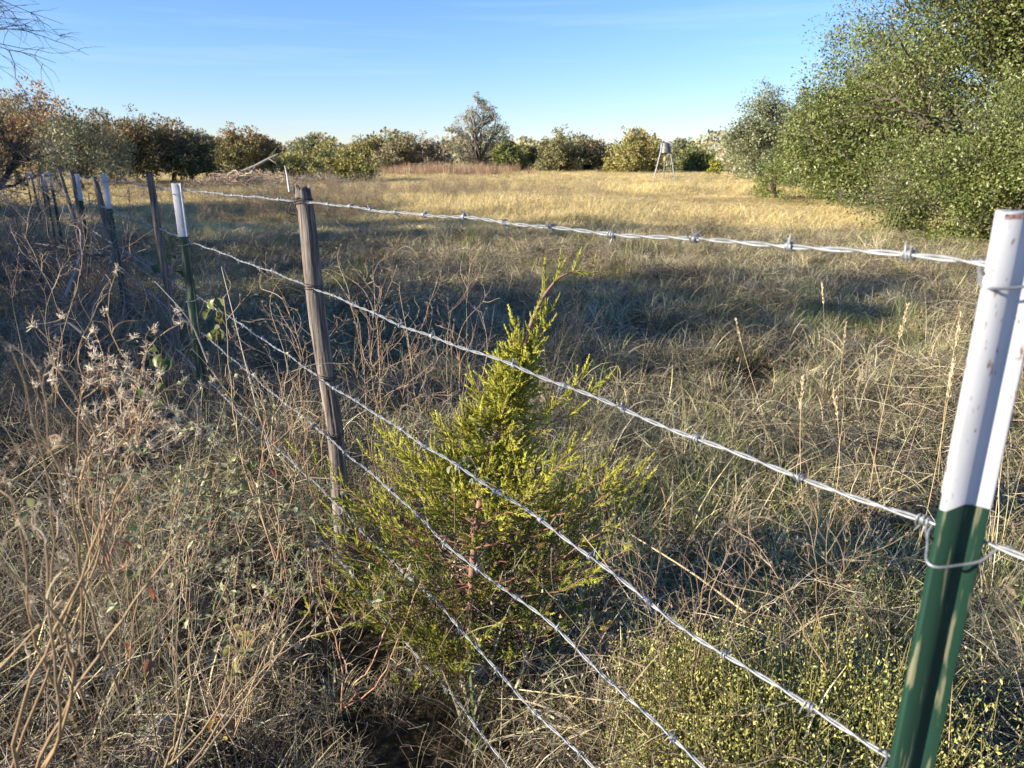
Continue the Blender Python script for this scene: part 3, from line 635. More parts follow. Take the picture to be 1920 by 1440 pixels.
# undergrowth along and left of the fence
cU = coll(['weed', 'twiggy', 'forb', 'litter'], NV, 400)
P = np.concatenate([area(30, .75, 4.2, 1.2), area(12, 4.2, 10, 1.5), area(4, 10, 24, 2)])
dF, sF = fdist(P)
pr = np.where(dF < .15, 1.0, np.clip(1 - (dF - .15) / .7, .06, 1)); pr = pr * np.where(dF < -3, .8, 1)
pr = pr * np.where((np.hypot(P[:, 0] + .05, P[:, 1] - 1.82) < .38), .15, 1)
aa = np.degrees(np.arctan2(P[:, 0], P[:, 1])); DD = np.hypot(P[:, 0], P[:, 1]); pr = pr * np.where((np.abs(aa + 14.5) < 4) & (DD > 1.3) & (DD < 2.4), .3, 1) * np.where((np.abs(aa + 23) < 3) & (DD > 1.9) & (DD < 4), .3, 1)
dFu, sFu = fdist(P); pr = pr * np.where((np.abs(dFu + .06) < .2) & (sFu > .1) & (sFu < 1.7), .2, 1)
P = P[rng.random(len(P)) < pr]; dF, sF = fdist(P)
D0 = np.hypot(P[:, 0], P[:, 1])
k = (D0 > 1.15) | (P[:, 1] < 0); P = P[k]; D0 = D0[k]
idx = choose(P, [1.0, 1.9, np.where(D0 < 3, .7, .4), 1.8])
o = put('undergrowth', P, cU, NV, idx, .55, 1.05, label='tangled brown weed stems and small pale leaves along the fence', cat='undergrowth')

a_ = rng.uniform(-24, 2, 420); D_ = rng.uniform(18, 36, 420) ; a_ = np.radians(a_ + 5 * np.sin(D_))
P = np.stack([np.sin(a_) * D_, np.cos(a_) * D_, np.zeros(420)], -1); P = P[vnoise(P[:, 0], P[:, 1], .6, 1) > .45]; P[:, 2] = gz(P[:, 0], P[:, 1])
put('pasture_weeds', P, cU, NV, rng.integers(0, 2 * NV, len(P)), 1.0, 1.9, label='scattered grey dead weeds standing in the middle of the pasture', cat='weeds')

# ------------------------------------------------------------------ fence
fence = empty('barbed_wire_fence', fence_pt(0), 'barbed wire fence on white tipped green steel posts and weathered wooden posts', 'fence')
F0 = fence_pt(0)
def fobj(mb, name, mats, parent, smooth=False):
    """build at world coordinates, parent chain of identity-offset objects under the fence empty"""
    o = mb.obj(name, mats, parent, smooth=smooth)
    return o
WOFF = .024
wires_px = [
    [(1850, 496), (1590, 470), (1380, 456), (1195, 440), (1045, 428), (960, 419), (880, 410), (800, 403), (690, 392), (600, 382), (553, 377), (450, 367), (338, 356), (285, 350), (205, 338)],
    [(1745, 985), (1530, 908), (1370, 848), (1210, 780), (980, 694), (880, 656), (720, 597), (600, 544), (470, 495), (372, 458), (285, 423), (213, 393)],
    [(1660, 1415), (1450, 1283), (1250, 1155), (1130, 1060), (985, 958), (880, 885), (740, 800), (628, 727), (500, 640), (384, 564)],
    [(1325, 1440), (1165, 1300), (1000, 1140), (870, 1050), (793, 978), (720, 908), (643, 843), (483, 713), (388, 632)],
    [(1110, 1440), (971, 1300), (843, 1155), (715, 1033), (656, 970), (563, 880)],
    [(955, 1440), (843, 1300), (743, 1183), (663, 1080)],
]
POSTZ = {}
def wire_curve(k):
    pts = [to_plane(px, py, WOFF) for px, py in wires_px[k]]
    s = np.array([p[0] for p in pts]); z = np.array([p[1] for p in pts]); o = np.argsort(s); s, z = s[o], z[o]
    return s, z
WC = [wire_curve(k) for k in range(6)]
def wire_z(k, s):
    S, Z = WC[k]; s = np.asarray(s, float)
    slope = (Z[1] - Z[0]) / (S[1] - S[0]) if k < 3 else (Z[min(4, len(Z) - 1)] - Z[0]) / (S[min(4, len(Z) - 1)] - S[0])
    z = np.interp(s, S, Z)
    z = np.where(s < S[0], Z[0] + np.clip(slope, -.05, .05) * (s - S[0]), z)
    px_ = FO[0] + FD[0] * s; py_ = FO[1] + FD[1] * s
    zr = Z[-1] + (s - S[-1]) * (-.0075) - .012 * np.abs(np.sin((s - S[-1]) * 1.2))
    return np.where(s > S[-1], zr, z)
STEEL_S = [0.0, 3.41, 6.15, 8.65, 12.6, 14.5, 16.4, 18.4, 22.9]
WOOD_S = [1.81, 4.33, 7.1, 9.55, 11.3]
s_all = np.concatenate([np.arange(-.9, 6.5, .006), np.arange(6.5, 26, .05)])
barb_meshes = []
for v in range(4):
    rb = np.random.default_rng(900 + v); mb = MB()
    th = np.linspace(0, 2 * np.pi * 1.7, 16); a0 = rb.uniform(0, 6)
    # coil round the line wires (local x along the wire)
    co = np.stack([np.linspace(-.0035, .0035, 16), .0048 * np.cos(th + a0), .0048 * np.sin(th + a0)], -1)
    t0 = nrm(np.array([[rb.normal() * .25, -math.sin(a0) * -1, math.cos(a0) * -1]]))[0]; t1 = nrm(np.array([[rb.normal() * .25, -math.sin(th[-1] + a0), math.cos(th[-1] + a0)]]))[0]
    P = np.concatenate([[co[0] + t0 * .013, co[0] + t0 * .006], co, [co[-1] + t1 * .006, co[-1] + t1 * .013]])
    R = np.full(len(P), .00105); R[0] = R[-1] = .0003
    tubes(mb, P, R, (1, 1, 1), 5)
    if v % 2 == 0:
        co2 = co * np.array([1, 1, -1]) + np.array([.004, 0, 0]); P2 = np.concatenate([[co2[0] + t0 * [1, 1, -1] * .014, co2[0] + t0 * [1, 1, -1] * .006], co2, [co2[-1] + t1 * [1, 1, -1] * .006, co2[-1] + t1 * [1, 1, -1] * .014]])
        tubes(mb, P2, R, (1, 1, 1), 5)
    barb_meshes.append(mb.mesh('barb', M['galv'], smooth=True))
smooth_k = 15
for k in range(6):
    s = s_all; z = wire_z(k, s)
    zz = np.convolve(np.pad(z, smooth_k, mode='edge'), np.ones(2 * smooth_k + 1) / (2 * smooth_k + 1), mode='valid')
    z = np.where(s < 6.2, zz, z)
    rw = np.random.default_rng(70 + k)
    wob = .0025 * np.sin(s * 9 + k) + .002 * np.sin(s * 23 + 2 * k)
    C = np.stack([FO[0] + FD[0] * s + FN[0] * (WOFF + wob * .6), FO[1] + FD[1] * s + FN[1] * (WOFF + wob * .6), z + wob * .5], -1)
    mb = MB()
    near = s < 6.5; ph = s[near] * 2 * np.pi / .105 + k + .8 * np.sin(s[near] * 3)
    A = np.array([0, 0, 1.]); B = np.array([FN[0], FN[1], 0])
    for sg in (1, -1):
        Pn = C[near] + sg * .0017 * (A[None] * np.cos(ph)[:, None] + B[None] * np.sin(ph)[:, None])
        tubes(mb, Pn, .00145, (1, 1, 1), 6)
    tubes(mb, C[~near][::1], .0028, (1, 1, 1), 4)
    labs = ['topmost wire strand', 'second wire strand from the top', 'third wire strand from the top', 'fourth wire strand from the top', 'fifth wire strand from the top', 'lowest wire strand']
    w = fobj(mb, 'barbed_wire', M['galv'], fence, smooth=True); w['label'] = labs[k]
    w.location = -Vector(F0)
    # barbs
    first = .127 if k == 0 else rw.uniform(0, .14)
    far = MB(); sb = first - .84
    while sb < 20:
        step = .141 * rw.uniform(.9, 1.1)
        if min(abs(sb - q) for q in STEEL_S) > .012:
            c = np.array([np.interp(sb, s, C[:, j]) for j in range(3)])
            if -.6 < sb < 4.6:
                b = bpy.data.objects.new('barb', barb_meshes[int(rw.integers(0, 4))]); COL.objects.link(b); b.parent = w
                b.location = Vector(c)
                b.rotation_euler = (rw.uniform(0, 6.28), 0, math.atan2(FD[1], FD[0]))
            else:
                d = nrm(rw.normal(size=(2, 3)) * np.array([.5, .5, 1]))
                for q in d: tubes(far, np.stack([c - q * .014, c + q * .014]), .0013, (1, 1, 1), 3)
        sb += step
    fb = fobj(far, 'barb_row', M['galv'], w); fb['kind'] = 'stuff'

def tpost_profile(face, depth, t):
    h = face / 2
    # x along face, y away from the web (web points to -y); outline counter-clockwise with rounded fillets
    return np.array([(-h, t * .5), (-h + .001, t), (h - .001, t), (h, t * .5), (h, 0), (t * 1.5, -t * .35), (t * .75, -t * 1.6), (t * .55, -depth), (-t * .55, -depth), (-t * .75, -t * 1.6), (-t * 1.5, -t * .35), (-h, 0)])
def extrude(mb, prof, base, top, C, nseg=8, ang=0., jit=0, caps=True, rg=None):
    ax = nrm((top - base)[None])[0]; X = np.array([FD[0], FD[1], 0]); X = X * math.cos(ang) + np.array([FN[0], FN[1], 0]) * math.sin(ang)
    X = nrm((X - ax * (X @ ax))[None])[0]; Y = np.cross(ax, X); 
    if Y[:2] @ FN < 0: Y = -Y
    n = len(prof); t = np.linspace(0, 1, nseg + 1)
    V = base[None, None] + (top - base)[None, None] * t[:, None, None] + prof[None, :, 0:1] * X + prof[None, :, 1:2] * Y
    if jit and rg is not None: V[-1] += rg.normal(size=(n, 3)) * jit
    i = np.arange(nseg)[:, None] * n; j = np.arange(n)[None]; j2 = (j + 1) % n
    Q = np.stack([i + j, i + j2, i + n + j2, i + n + j], -1).reshape(-1, 4)
    mb.add(V.reshape(-1, 3), Q, C=C)
    if caps:
        for r in (0, nseg):
            c = V[r].mean(0); VV = np.concatenate([V[r], c[None]]); T = np.stack([np.arange(n), (np.arange(n) + 1) % n, np.full(n, n)], -1); mb.add(VV, T=T, C=C)
    return X, Y, ax
def steel_post(s, top, tip, lean=None, label=None, face=.036, depth=.033, detail=2, seed=0):
    rg = np.random.default_rng(seed)
    g0 = fence_pt(s); base = np.array([g0[0], g0[1], g0[2] - .25]) if lean is None else lean
    base = np.asarray(base, float); top = np.asarray(top, float)
    if base[2] > g0[2] - .1: base = base + (base - top) / np.linalg.norm(base - top) * .25
    L = np.linalg.norm(top - base); ax = (top - base) / L
    pe = empty('steel_post', base, label); pe.parent = fence; pe.location = Vector(base - F0)
    split = top - ax * tip
    mb = MB(); X, Y, _ = extrude(mb, tpost_profile(face, depth, .0048), base, split, (1, 1, 1), nseg=10)
    mb.obj('green_shaft', M['green'], pe).location = -Vector(base)
    mb = MB(); extrude(mb, tpost_profile(face + .0008, depth + .0006, .0054), split, top, (1, 1, 1), nseg=6, jit=.0010, rg=rg)
    mb.obj('white_tip', M['white'], pe).location = -Vector(base)
    if detail > 1:
        mb = MB()
        extrude(mb, tpost_profile(face + .0012, depth + .001, .006), top - ax * .006, top + ax * .0003, (1, 1, 1), nseg=2, jit=.0016, rg=rg)
        mb.obj('rusty_rim', M['rust'], pe).location = -Vector(base)
    # studs on the pasture side
    k = 0; z0 = .06
    ns = int((L - .35) / .054)
    smesh = None
    for q in range(ns):
        c = top - ax * (z0 + q * .054) + Y * .0052
        if smesh is None:
            mb = MB(); pr = np.array([(-.009, 0), (-.006, .007), (.006, .007), (.009, 0)])
            V = []
            for zz, sc in ((-.006, .7), (-.003, 1), (.003, 1), (.006, .7)):
                V += [X * a * sc + Y * b * sc + ax * zz for a, b in pr]
            V = np.array(V); Q = []
            for a in range(3):
                for b in range(3): Q.append((a * 4 + b, a * 4 + b + 1, a * 4 + b + 5, a * 4 + b + 4))
            Q += [(0, 1, 2, 3), (12, 13, 14, 15)]
            mb.add(V, Q); smesh = [mb.mesh('stud', M['white']), mb.mesh('stud', M['green'])]
        if detail == 0 and q > 5: break
        o = bpy.data.objects.new('stud', smesh[0 if z0 + q * .054 < tip - .005 else 1]); COL.objects.link(o); o.parent = pe; o.location = Vector(c - base)
    # clips holding each wire
    if detail:
        for k in range(6):
            zw = float(wire_z(k, s)); 
            c0 = top + ax * ((zw - top[2]) / ax[2])
            if c0[2] > top[2] - .01 or zw < .05: continue
            hw = face / 2 + .004
            pts = [(-hw - .016, .017, .002), (-hw - .009, .021, .004), (-hw - .002, .012, -.002), (-hw - .001, -.002, -.010), (-hw * .55, -depth * .55, -.014), (-.005, -depth - .004, -.015), (.005, -depth - .004, -.013), (hw * .6, -depth * .5, -.009), (hw + .001, -.002, -.004), (hw + .003, .012, 0), (hw + .010, .020, .003), (hw + .016, .016, -.003), (hw + .013, .012, .004)]
            pts = np.array(pts); kk = np.linspace(0, len(pts) - 1, 40); pp = np.stack([np.interp(kk, np.arange(len(pts)), pts[:, j]) for j in range(3)], -1)
            for _ in range(2): pp[1:-1] = (pp[:-2] + pp[1:-1] * 2 + pp[2:]) / 4
            mb = MB(); tubes(mb, c0 + pp[:, :1] * X + pp[:, 1:2] * Y + pp[:, 2:] * ax, .0014, (1, 1, 1), 6)
            mb.obj('wire_clip', M['galv'], pe, smooth=True).location = -Vector(base)
    return pe
def plane_pt(px, py, off=0.):
    s, z = to_plane(px, py, off); q = FO + FD * s + FN * off; return np.array([q[0], q[1], z])
def vert_tip(px_top, py_top, py_tip):
    a = plane_pt(px_top, py_top); return a
near_top = at(1921, 396, .765); near_low = at(1706, 1440, .752)
near_low = near_top + (near_low - near_top) * (near_top[2] / (near_top[2] - near_low[2]))
steel_post(0.0, near_top, .262, lean=near_low, label='nearest steel post, tall in the frame with chipped white tip', detail=2, seed=1, face=.043, depth=.039)
t2 = plane_pt(336, 344); b2 = at(398, 815, np.hypot(*(fence_pt(3.41)[:2])))
steel_post(3.41, t2, .235, lean=b2 + np.array([0, 0, 0]), label='second steel post, beyond the wooden post', detail=1, seed=2)
t3 = plane_pt(198, 326); b3 = at(238, 575, np.hypot(*(fence_pt(6.1)[:2])))
steel_post(6.15, t3, .25, lean=b3, label='third steel post, left of the dark wooden post', detail=1, seed=3)
for j, (sv, pxy) in enumerate([(8.65, (142, 326)), (12.6, (95, 322)), (14.5, (83, 326)), (16.4, (73, 328)), (18.4, (64, 321)), (22.9, (50, 322))]):
    q = FO + FD * sv; D = math.hypot(*q); zt = at(pxy[0], pxy[1], D)[2]
    tp = np.array([q[0], q[1], zt]) + np.array([rng.normal() * .04, rng.normal() * .04, 0])
    steel_post(sv, tp, .26, lean=np.array([q[0], q[1], float(gz(*q)) - .25]), label=['fourth steel post amid the grey brush', 'steel post with rust brown neighbour, far along the fence', 'far steel post fifth counted beyond the wooden post', 'far steel post in the shaded row', 'far steel post near the dim end of the row', 'farthest steel post of the row'][j], detail=0, seed=10 + j)

def wood_post(s, top, bot, r, label, seed, dark=False, lam=1.0, ties=True, detail=True):
    rg = np.random.default_rng(seed)
    pe = empty('wooden_post', bot, label); pe.parent = fence; pe.location = Vector(bot - F0)
    K, S = 60, 40; t = np.linspace(0, 1, K)
    top = top - bot; L = np.linalg.norm(top); ax = top / L
    X = nrm(np.cross(ax, [0, 1, .1])[None])[0]; Y = np.cross(ax, X)
    th = np.arange(S) * 2 * np.pi / S
    bend = .012 * np.sin(t * 4.4 + 1) + .006 * np.sin(t * 11)
    rr = r * (1.12 - .22 * t) * (1 + .05 * np.sin(t * 9 + 1))
    shape = 1 + .09 * np.sin(th * 2 + .7) + .05 * np.sin(th * 3 + 2)
    gro = np.zeros((K, S))
    for q in range(9):   # long splits and grooves running with the grain
        a = rg.uniform(0, 6.28); w = rg.uniform(.06, .16); d = rg.uniform(.04, .2); dr = rg.normal() * .25
        dd = np.abs((th[None] - (a + dr * t[:, None]) + np.pi) % (2 * np.pi) - np.pi)
        gro -= d * np.exp(-(dd / w) ** 2) * np.clip(np.sin(t[:, None] * np.pi * rg.uniform(.6, 1.6) + rg.uniform(-1, 1)) + .5, 0, 1)
    rad = rr[:, None] * shape[None] * (1 + gro + rg.normal(size=(K, S)) * .012)
    c = top[None] * t[:, None] + X * bend[:, None]
    V = c[:, None] + rad[..., None] * (X * np.cos(th)[None, :, None] + Y * np.sin(th)[None, :, None])
    V[-1] += ax * (rg.uniform(-.03, .012, S)[:, None] * (r / .035))
    V[-2] += ax * (rg.uniform(-.008, .0, S)[:, None])
    i = np.arange(K - 1)[:, None] * S; j = np.arange(S)[None]; j2 = (j + 1) % S
    mb = MB(); mb.add(V.reshape(-1, 3), np.stack([i + j, i + j2, i + S + j2, i + S + j], -1).reshape(-1, 4))
    ins = c[-1] + (V[-1] - c[-1]) * .6 - ax * rg.uniform(-.004, .012, (S, 1)); VV = np.concatenate([V[-1], ins, (c[-1] - ax * .01)[None]])
    mb.add(VV, np.stack([np.arange(S), (np.arange(S) + 1) % S, (np.arange(S) + 1) % S + S, np.arange(S) + S], -1), T=np.stack([np.arange(S) + S, (np.arange(S) + 1) % S + S, np.full(S, 2 * S)], -1))
    mb.obj('post_shaft', M['wood'], pe)
    if ties:
        for k in range(5):
            zw = float(wire_z(k, s)); tt = (zw - bot[2]) / top[2]
            if not .05 < tt < .99: continue
            a = np.linspace(0, 2 * np.pi * 2.2, 44); q0 = np.interp(tt, t, np.arange(K)); cc = top * tt + X * np.interp(tt, t, bend); rw = np.interp(tt, t, rr) * 1.1 + .002
            P = cc + (X * np.cos(a)[:, None] + Y * np.sin(a)[:, None]) * (rw + .001 * np.sin(a * 3))[:, None] + ax * (np.linspace(-.006, .010, 44) + .004 * np.sin(a + k))[:, None]
            if k == 0:  # loose hanging loop
                e = P[-1]; lp = np.linspace(0, 2 * np.pi, 26); side = nrm(np.array([[-1., -.2, 0]]))[0]
                cx = cc + side * (rw + .004)
                P = np.concatenate([P, cx + np.array([0, 0, -.028]) + np.stack([-.012 * np.sin(lp) - .006 * np.sin(lp / 2), .008 * np.sin(lp * 2), .028 * np.cos(lp)], -1), cx + np.array([0, -.004, -.018]) + np.stack([-.02 * np.sin(lp), .006 * np.cos(lp * 2), .018 * np.cos(lp)], -1)])
            else:
                e = P[-1]; P = np.concatenate([P, e + nrm(np.array([[.8, -.3, .3 * (-1) ** k]])) * .012, e + nrm(np.array([[.8, -.3, .5]])) * .022 + np.array([0, 0, -.01])])
            mb = MB(); tubes(mb, P, .0013, (1, 1, 1), 5); mb.obj('wire_tie', M['darkwire'], pe, smooth=True)
    return pe, top, ax
Dw = math.hypot(*(fence_pt(1.81)[:2])) 
wt = at(556, 352, Dw); wb = at(672, 1105, Dw - .03); wb[2] = min(wb[2], .0)
pe, tv, axv = wood_post(1.81, wt, wb, .0235, 'weathered grey wooden post leaning in the middle of the wires', 3)
# stick standing up from the post top
mb = MB(); a = at(541, 350, Dw); b = at(534, 311, Dw + .02)
tubes(mb, np.stack([a - (b - a) * .25, (a + b) / 2 + .001, b]) - wb, [.0032, .0026, .0014], (.62, .58, .52), 5, cap=True)
mb.obj('splinter', M['twig'], pe)
q = plane_pt(274, 324); bq = fence_pt(4.33); wood_post(4.33, q, np.array([bq[0] + .1, bq[1] - .05, bq[2] - .1]), .018, 'dark slim wooden post between the second and third steel posts', 4, ties=False)
for j, (sv, pxy, dx) in enumerate([(7.1, (172, 331), .2), (9.55, (130, 318), .12), (11.3, (106, 311), .25)]):
    q = FO + FD * sv; D = math.hypot(*q); tp = at(pxy[0], pxy[1], D)
    wood_post(sv, tp, np.array([tp[0] + dx, tp[1], float(gz(*q)) - .1]), .024, ['crooked grey wooden post wrapped in twigs', 'thick short wooden post beside the fourth steel post', 'rust brown wooden post at the dim end of the fence'][j], 5 + j, ties=False)

# white tipped posts across the field, far off
for j, px in enumerate((202, 255, 320, 385)):
    x, y = xy(px, 62); z = float(gz(x, y)); r = empty('field_post', (x, y, z), ['distant white tipped post above the third steel post', 'distant white tipped post under the dark trees', 'distant white tipped post above the second steel post', 'distant white tipped post left of the brush pile'][j], 'post', 'far posts across the field')
    mb = MB(); tubes(mb, np.array([[0, 0, 0], [0, 0, .95]]), .04, (1, 1, 1), 5); mb.obj('green_shaft', M['green'], r)
    mb = MB(); tubes(mb, np.array([[0, 0, .95], [0, 0, 1.3]]), .042, (1, 1, 1), 5, cap=True); mb.obj('white_tip', M['white'], r)

# ------------------------------------------------------------------ deer feeder
def feeder():
    x, y = xy(1246, 50); z = float(gz(x, y)); r = empty('deer_feeder', (x, y, z), 'grey barrel deer feeder on a tripod far across the field', 'feeder')
    top, S = 2.42, 20; th = np.arange(S) * 2 * np.pi / S
    def lathe(name, prof, mat):
        V = np.array([[rr * math.cos(a), rr * math.sin(a), zz] for rr, zz in prof for a in th]); K = len(prof)
        i = np.arange(K - 1)[:, None] * S; j = np.arange(S)[None]; j2 = (j + 1) % S
        mb = MB(); mb.add(V, np.stack([i + j, i + j2, i + S + j2, i + S + j], -1).reshape(-1, 4)); return mb.obj(name, mat, r, smooth=False)
    lathe('barrel', [(.0, 1.8), (.31, 1.8), (.325, 1.82), (.32, 1.84), (.30, 2.0), (.305, 2.02), (.29, 2.04), (.265, 2.22), (.27, 2.24), (.25, 2.26), (.235, 2.36)], M['zinc'])
    lathe('lid', [(.25, 2.35), (.25, 2.38), (.12, 2.43), (.03, 2.45), (.0, 2.45)], M['zinc'])
    lathe('hopper_neck', [(.2, 1.80), (.05, 1.66), (.045, 1.58)], M['zinc'])
    mt = noise_mat('feeder_motor', (.32, .26, .15), (.42, .34, .2), rough=.6)
    lathe('motor_housing', [(.0, 1.6), (.11, 1.58), (.13, 1.5), (.13, 1.34), (.10, 1.3), (.0, 1.3)], mt)
    for a in (200, 330, 80):
        a = math.radians(a); d = np.array([math.cos(a), math.sin(a), 0]); mb = MB()
        tubes(mb, np.stack([d * .27 + [0, 0, 2.34], d * .35 + [0, 0, 1.8], d * .78 + [0, 0, 0]]), .038, (1, 1, 1), 6, cap=True)
        mb.obj('leg', M['galv'], r)
feeder()

# rail gate far off
def gate():
    x, y = xy(789, 82); r = empty('rail_gate', (x, y, float(gz(x, y))), 'low brown rail gate before the far brush', 'gate')
    br = noise_mat('brown_rail', (.16, .09, .06), (.25, .15, .1), rough=.8)
    for dx in (-1.25, 1.25):
        mb = MB(); tubes(mb, np.array([[dx, 0, -.1], [dx, 0, 1.3]]), .07, (1, 1, 1), 6, cap=True); mb.obj('gate_post', br, r)
    for zz in (.5, .8, 1.1):
        mb = MB(); tubes(mb, np.array([[-1.2, 0, zz], [1.2, 0, zz]]), .04, (1, 1, 1), 5, cap=True); mb.obj('rail', br, r)
gate()

# fallen trunk and brush pile
def fallen():
    D = 44; O = np.array([*xy(480, D), 0]); O[2] = float(gz(O[0], O[1]))
    r = empty('fallen_tree', O, 'pale bleached fallen trunk with broken limbs on the brush pile', 'fallen tree')
    rg = np.random.default_rng(8)
    def p(px, py, d=D): q = at(px, py, d) - O; return q
    mb = MB()
    A = np.stack([p(425, 335), p(450, 323), p(478, 312), p(500, 300), p(522, 289)]); tubes(mb, A, [.04, .08, .09, .08, .05], (1, 1, 1), 8, cap=True)
    mb.obj('trunk', M['palebark'], r)
    for seg in ([(478, 312), (472, 325), (462, 338)], [(505, 298), (520, 308), (528, 316)], [(515, 292), (528, 300), (550, 306)], [(440, 328), (410, 330), (380, 331)], [(500, 300), (512, 286), (518, 278)], [(450, 323), (430, 312), (415, 309)]):
        mb = MB(); P = np.array([p(*q, D + rg.normal() * .5) for q in seg]); tubes(mb, P, [.035, .022, .01], (1, 1, 1), 6, cap=True); mb.obj('limb', M['palebark'], r)
    def pile(px, D, W, H, n, label, seed, c):
        rg = np.random.default_rng(seed); x, y = xy(px, D); z = float(gz(x, y)); rt = MB()
        s = np.stack([rg.normal(size=n) * W * .5, rg.normal(size=n) * W * .3, rg.uniform(0, H * .8, n)], -1); s[:, 2] *= np.exp(-(s[:, 0] / W) ** 2 * 1.5)
        d = rdir(n, rg) * np.array([1, 1, .45]); L = rg.uniform(.5, 1.6, n)
        t = np.linspace(-.5, .5, 5)[None, :, None]; P = s[:, None] + d[:, None] * L[:, None, None] * t + rg.normal(size=(n, 5, 3)) * .06
        P[..., 2] = np.maximum(P[..., 2], .02)
        tubes(rt, P, rg.uniform(.008, .028, (n, 1)), pick(c, n, rg), 4)
        o = rt.obj('brush_pile', M['twig']); o.location = (x, y, z); props(o, label, 'brush pile', 'piles of cut brush')
        return o
    pile(465, 43, 3.2, 1.1, 900, 'brown tangle of cut branches round the bleached fallen trunk', 1, [(.36, .28, .2), (.25, .18, .13), (.46, .38, .28)])
    pile(400, 40, 2.2, .7, 500, 'low brown branch heap left of the bleached fallen trunk', 2, [(.34, .26, .19), (.24, .17, .12)])
    pile(590, 46, 2.6, .8, 550, 'grey brown branch heap at the foot of the yellow green thicket', 3, [(.3, .25, .2), (.2, .16, .12), (.4, .34, .27)])
fallen()

# ------------------------------------------------------------------ cedar sapling
def cedar():
    rg = np.random.default_rng(21)
    O = np.array([-.12, 1.76, float(gz(-.12, 1.76))])
    root = empty('cedar_sapling', O, 'young bright green cedar growing through the wires right of the wooden post', 'tree')
    def w(px, py, D): return at(px, py, D) - O
    trunk = np.stack([[0, 0, 0], w(885, 1050, 1.77), w(905, 900, 1.8), w(945, 780, 1.82), w(972, 690, 1.83), w(990, 620, 1.84), w(1015, 560, 1.86), w(1045, 522, 1.88), w(1075, 508, 1.9), w(1115, 508, 1.92)])
    kk = np.linspace(0, 9, 60); T = np.stack([np.interp(kk, np.arange(10), trunk[:, j]) for j in range(3)], -1)
    for _ in range(4): T[1:-1] = (T[:-2] + 2 * T[1:-1] + T[2:]) / 4
    bc = (.22, .12, .08)
    mb = MB(); tubes(mb, T, np.linspace(.011, .0012, 60), (.25, .15, .11), 7); mb.obj('trunk', M['twig'], root)
    paths = []   # (points, foliage density start)
    # hand-placed long branches
    tgt = [(1180, 900, 1.6, .4), (1150, 890, 1.58, .4), (1100, 705, 1.78, .6), (962, 610, 1.83, .8), (998, 655, 1.86, .8), (1032, 585, 1.84, .9), (958, 668, 1.85, .75), (1020, 610, 1.88, .8), (1200, 910, 1.62, .40), (1130, 716, 1.8, .62), (560, 850, 1.95, .42), (700, 855, 1.9, .40), (1185, 1025, 1.65, .25), (1060, 870, 1.6, .45), (1090, 830, 1.75, .5), (860, 1260, 1.42, .1), (905, 1190, 1.4, .12), (640, 1010, 1.8, .25), (1155, 960, 1.85, .3), (1035, 850, 1.95, .5), (770, 840, 1.7, .45), (1000, 660, 1.8, .66), (865, 635 + 150, 1.8, .55), (720, 1080, 1.55, .2), (1110, 1080, 1.5, .2), (600, 930, 2.05, .3), (990, 930, 1.42, .4), (850, 905, 1.5, .42)]
    for px, py, D, f in tgt:
        e = w(px, py, D); hz = e[2]; zs = max(.05, min(hz - .06 - .35 * math.hypot(e[0], e[1]), 1.0))
        s = np.array([np.interp(zs, T[:, 2], T[:, j]) for j in range(3)])
        t = np.linspace(0, 1, 12)[:, None]; P = s + (e - s) * t; P[:, 2] -= .10 * np.linalg.norm(e - s) * np.sin(t[:, 0] * np.pi); P += rg.normal(size=P.shape) * .004
        paths.append(P)
    prof_h = [0.04, .15, .30, .40, .47, .56, .68, .80, .92, 1.0]; prof_r = [.36, .46, .43, .34, .23, .13, .09, .045, .02, .01]
    for q in range(185):
        h = rg.uniform(.05, .95) ** 1.35; zs = h * .92
        s = np.array([np.interp(zs, T[:, 2], T[:, j]) for j in range(3)])
        a = rg.uniform(0, 6.283); R = np.interp(zs, prof_h, prof_r) * rg.uniform(.45, 1.08) * (1 + .22 * math.sin(3 * a + 9 * zs))
        if zs < .42 and rg.random() < .12 + .2 * math.sin(2 * a + 1.3): continue
        rise = R * rg.uniform(.15, .7) + .02 
        e = s + np.array([math.cos(a) * R, math.sin(a) * R * .85, rise])
        t = np.linspace(0, 1, 12)[:, None]; P = s + (e - s) * t; P[:, 2] -= .12 * R * np.sin(t[:, 0] * np.pi); P += rg.normal(size=P.shape) * .003
        paths.append(P)
    P1 = np.array(paths); mb = MB(); L1 = np.linalg.norm(P1[:, -1] - P1[:, 0], axis=1)
    tubes(mb, P1, np.linspace(1, .3, 12)[None] * (.0012 + .004 * L1)[:, None], bc, 4)
    P1 = np.concatenate([P1, T[None, 20:56:3]]); L1 = np.append(L1, .5)
    # secondary sprays
    n2 = 11; ii = np.repeat(np.arange(len(P1)), n2); kf = np.tile(np.linspace(.30, 1, n2), len(P1)) + rg.normal(size=len(ii)) * .03
    kf = np.clip(kf, .2, 1); ki = kf * 11; k0 = np.minimum(ki.astype(int), 10); fr = (ki - k0)[:, None]
    s2 = P1[ii, k0] * (1 - fr) + P1[ii, k0 + 1] * fr; d2 = nrm(P1[ii, k0 + 1] - P1[ii, k0])
    sd = nrm(np.cross(d2, rdir(len(ii), rg)))
    L2 = (.04 + .19 * L1[ii] * (1.15 - kf)) * rg.uniform(.7, 1.3, len(ii)); L2 = np.clip(L2, .025, .11)
    dd = nrm(d2 * .9 + sd * .75 * np.where(kf > .97, .1, 1)[:, None] + np.array([0, 0, .35]))
    t = np.linspace(0, 1, 6)[None, :, None]; P2 = s2[:, None] + dd[:, None] * t * L2[:, None, None] + np.array([0, 0, .15]) * (t ** 2) * L2[:, None, None]
    tubes(mb, P2, .0009, (.2, .13, .07), 3); mb.obj('branch', M['twig'], root)
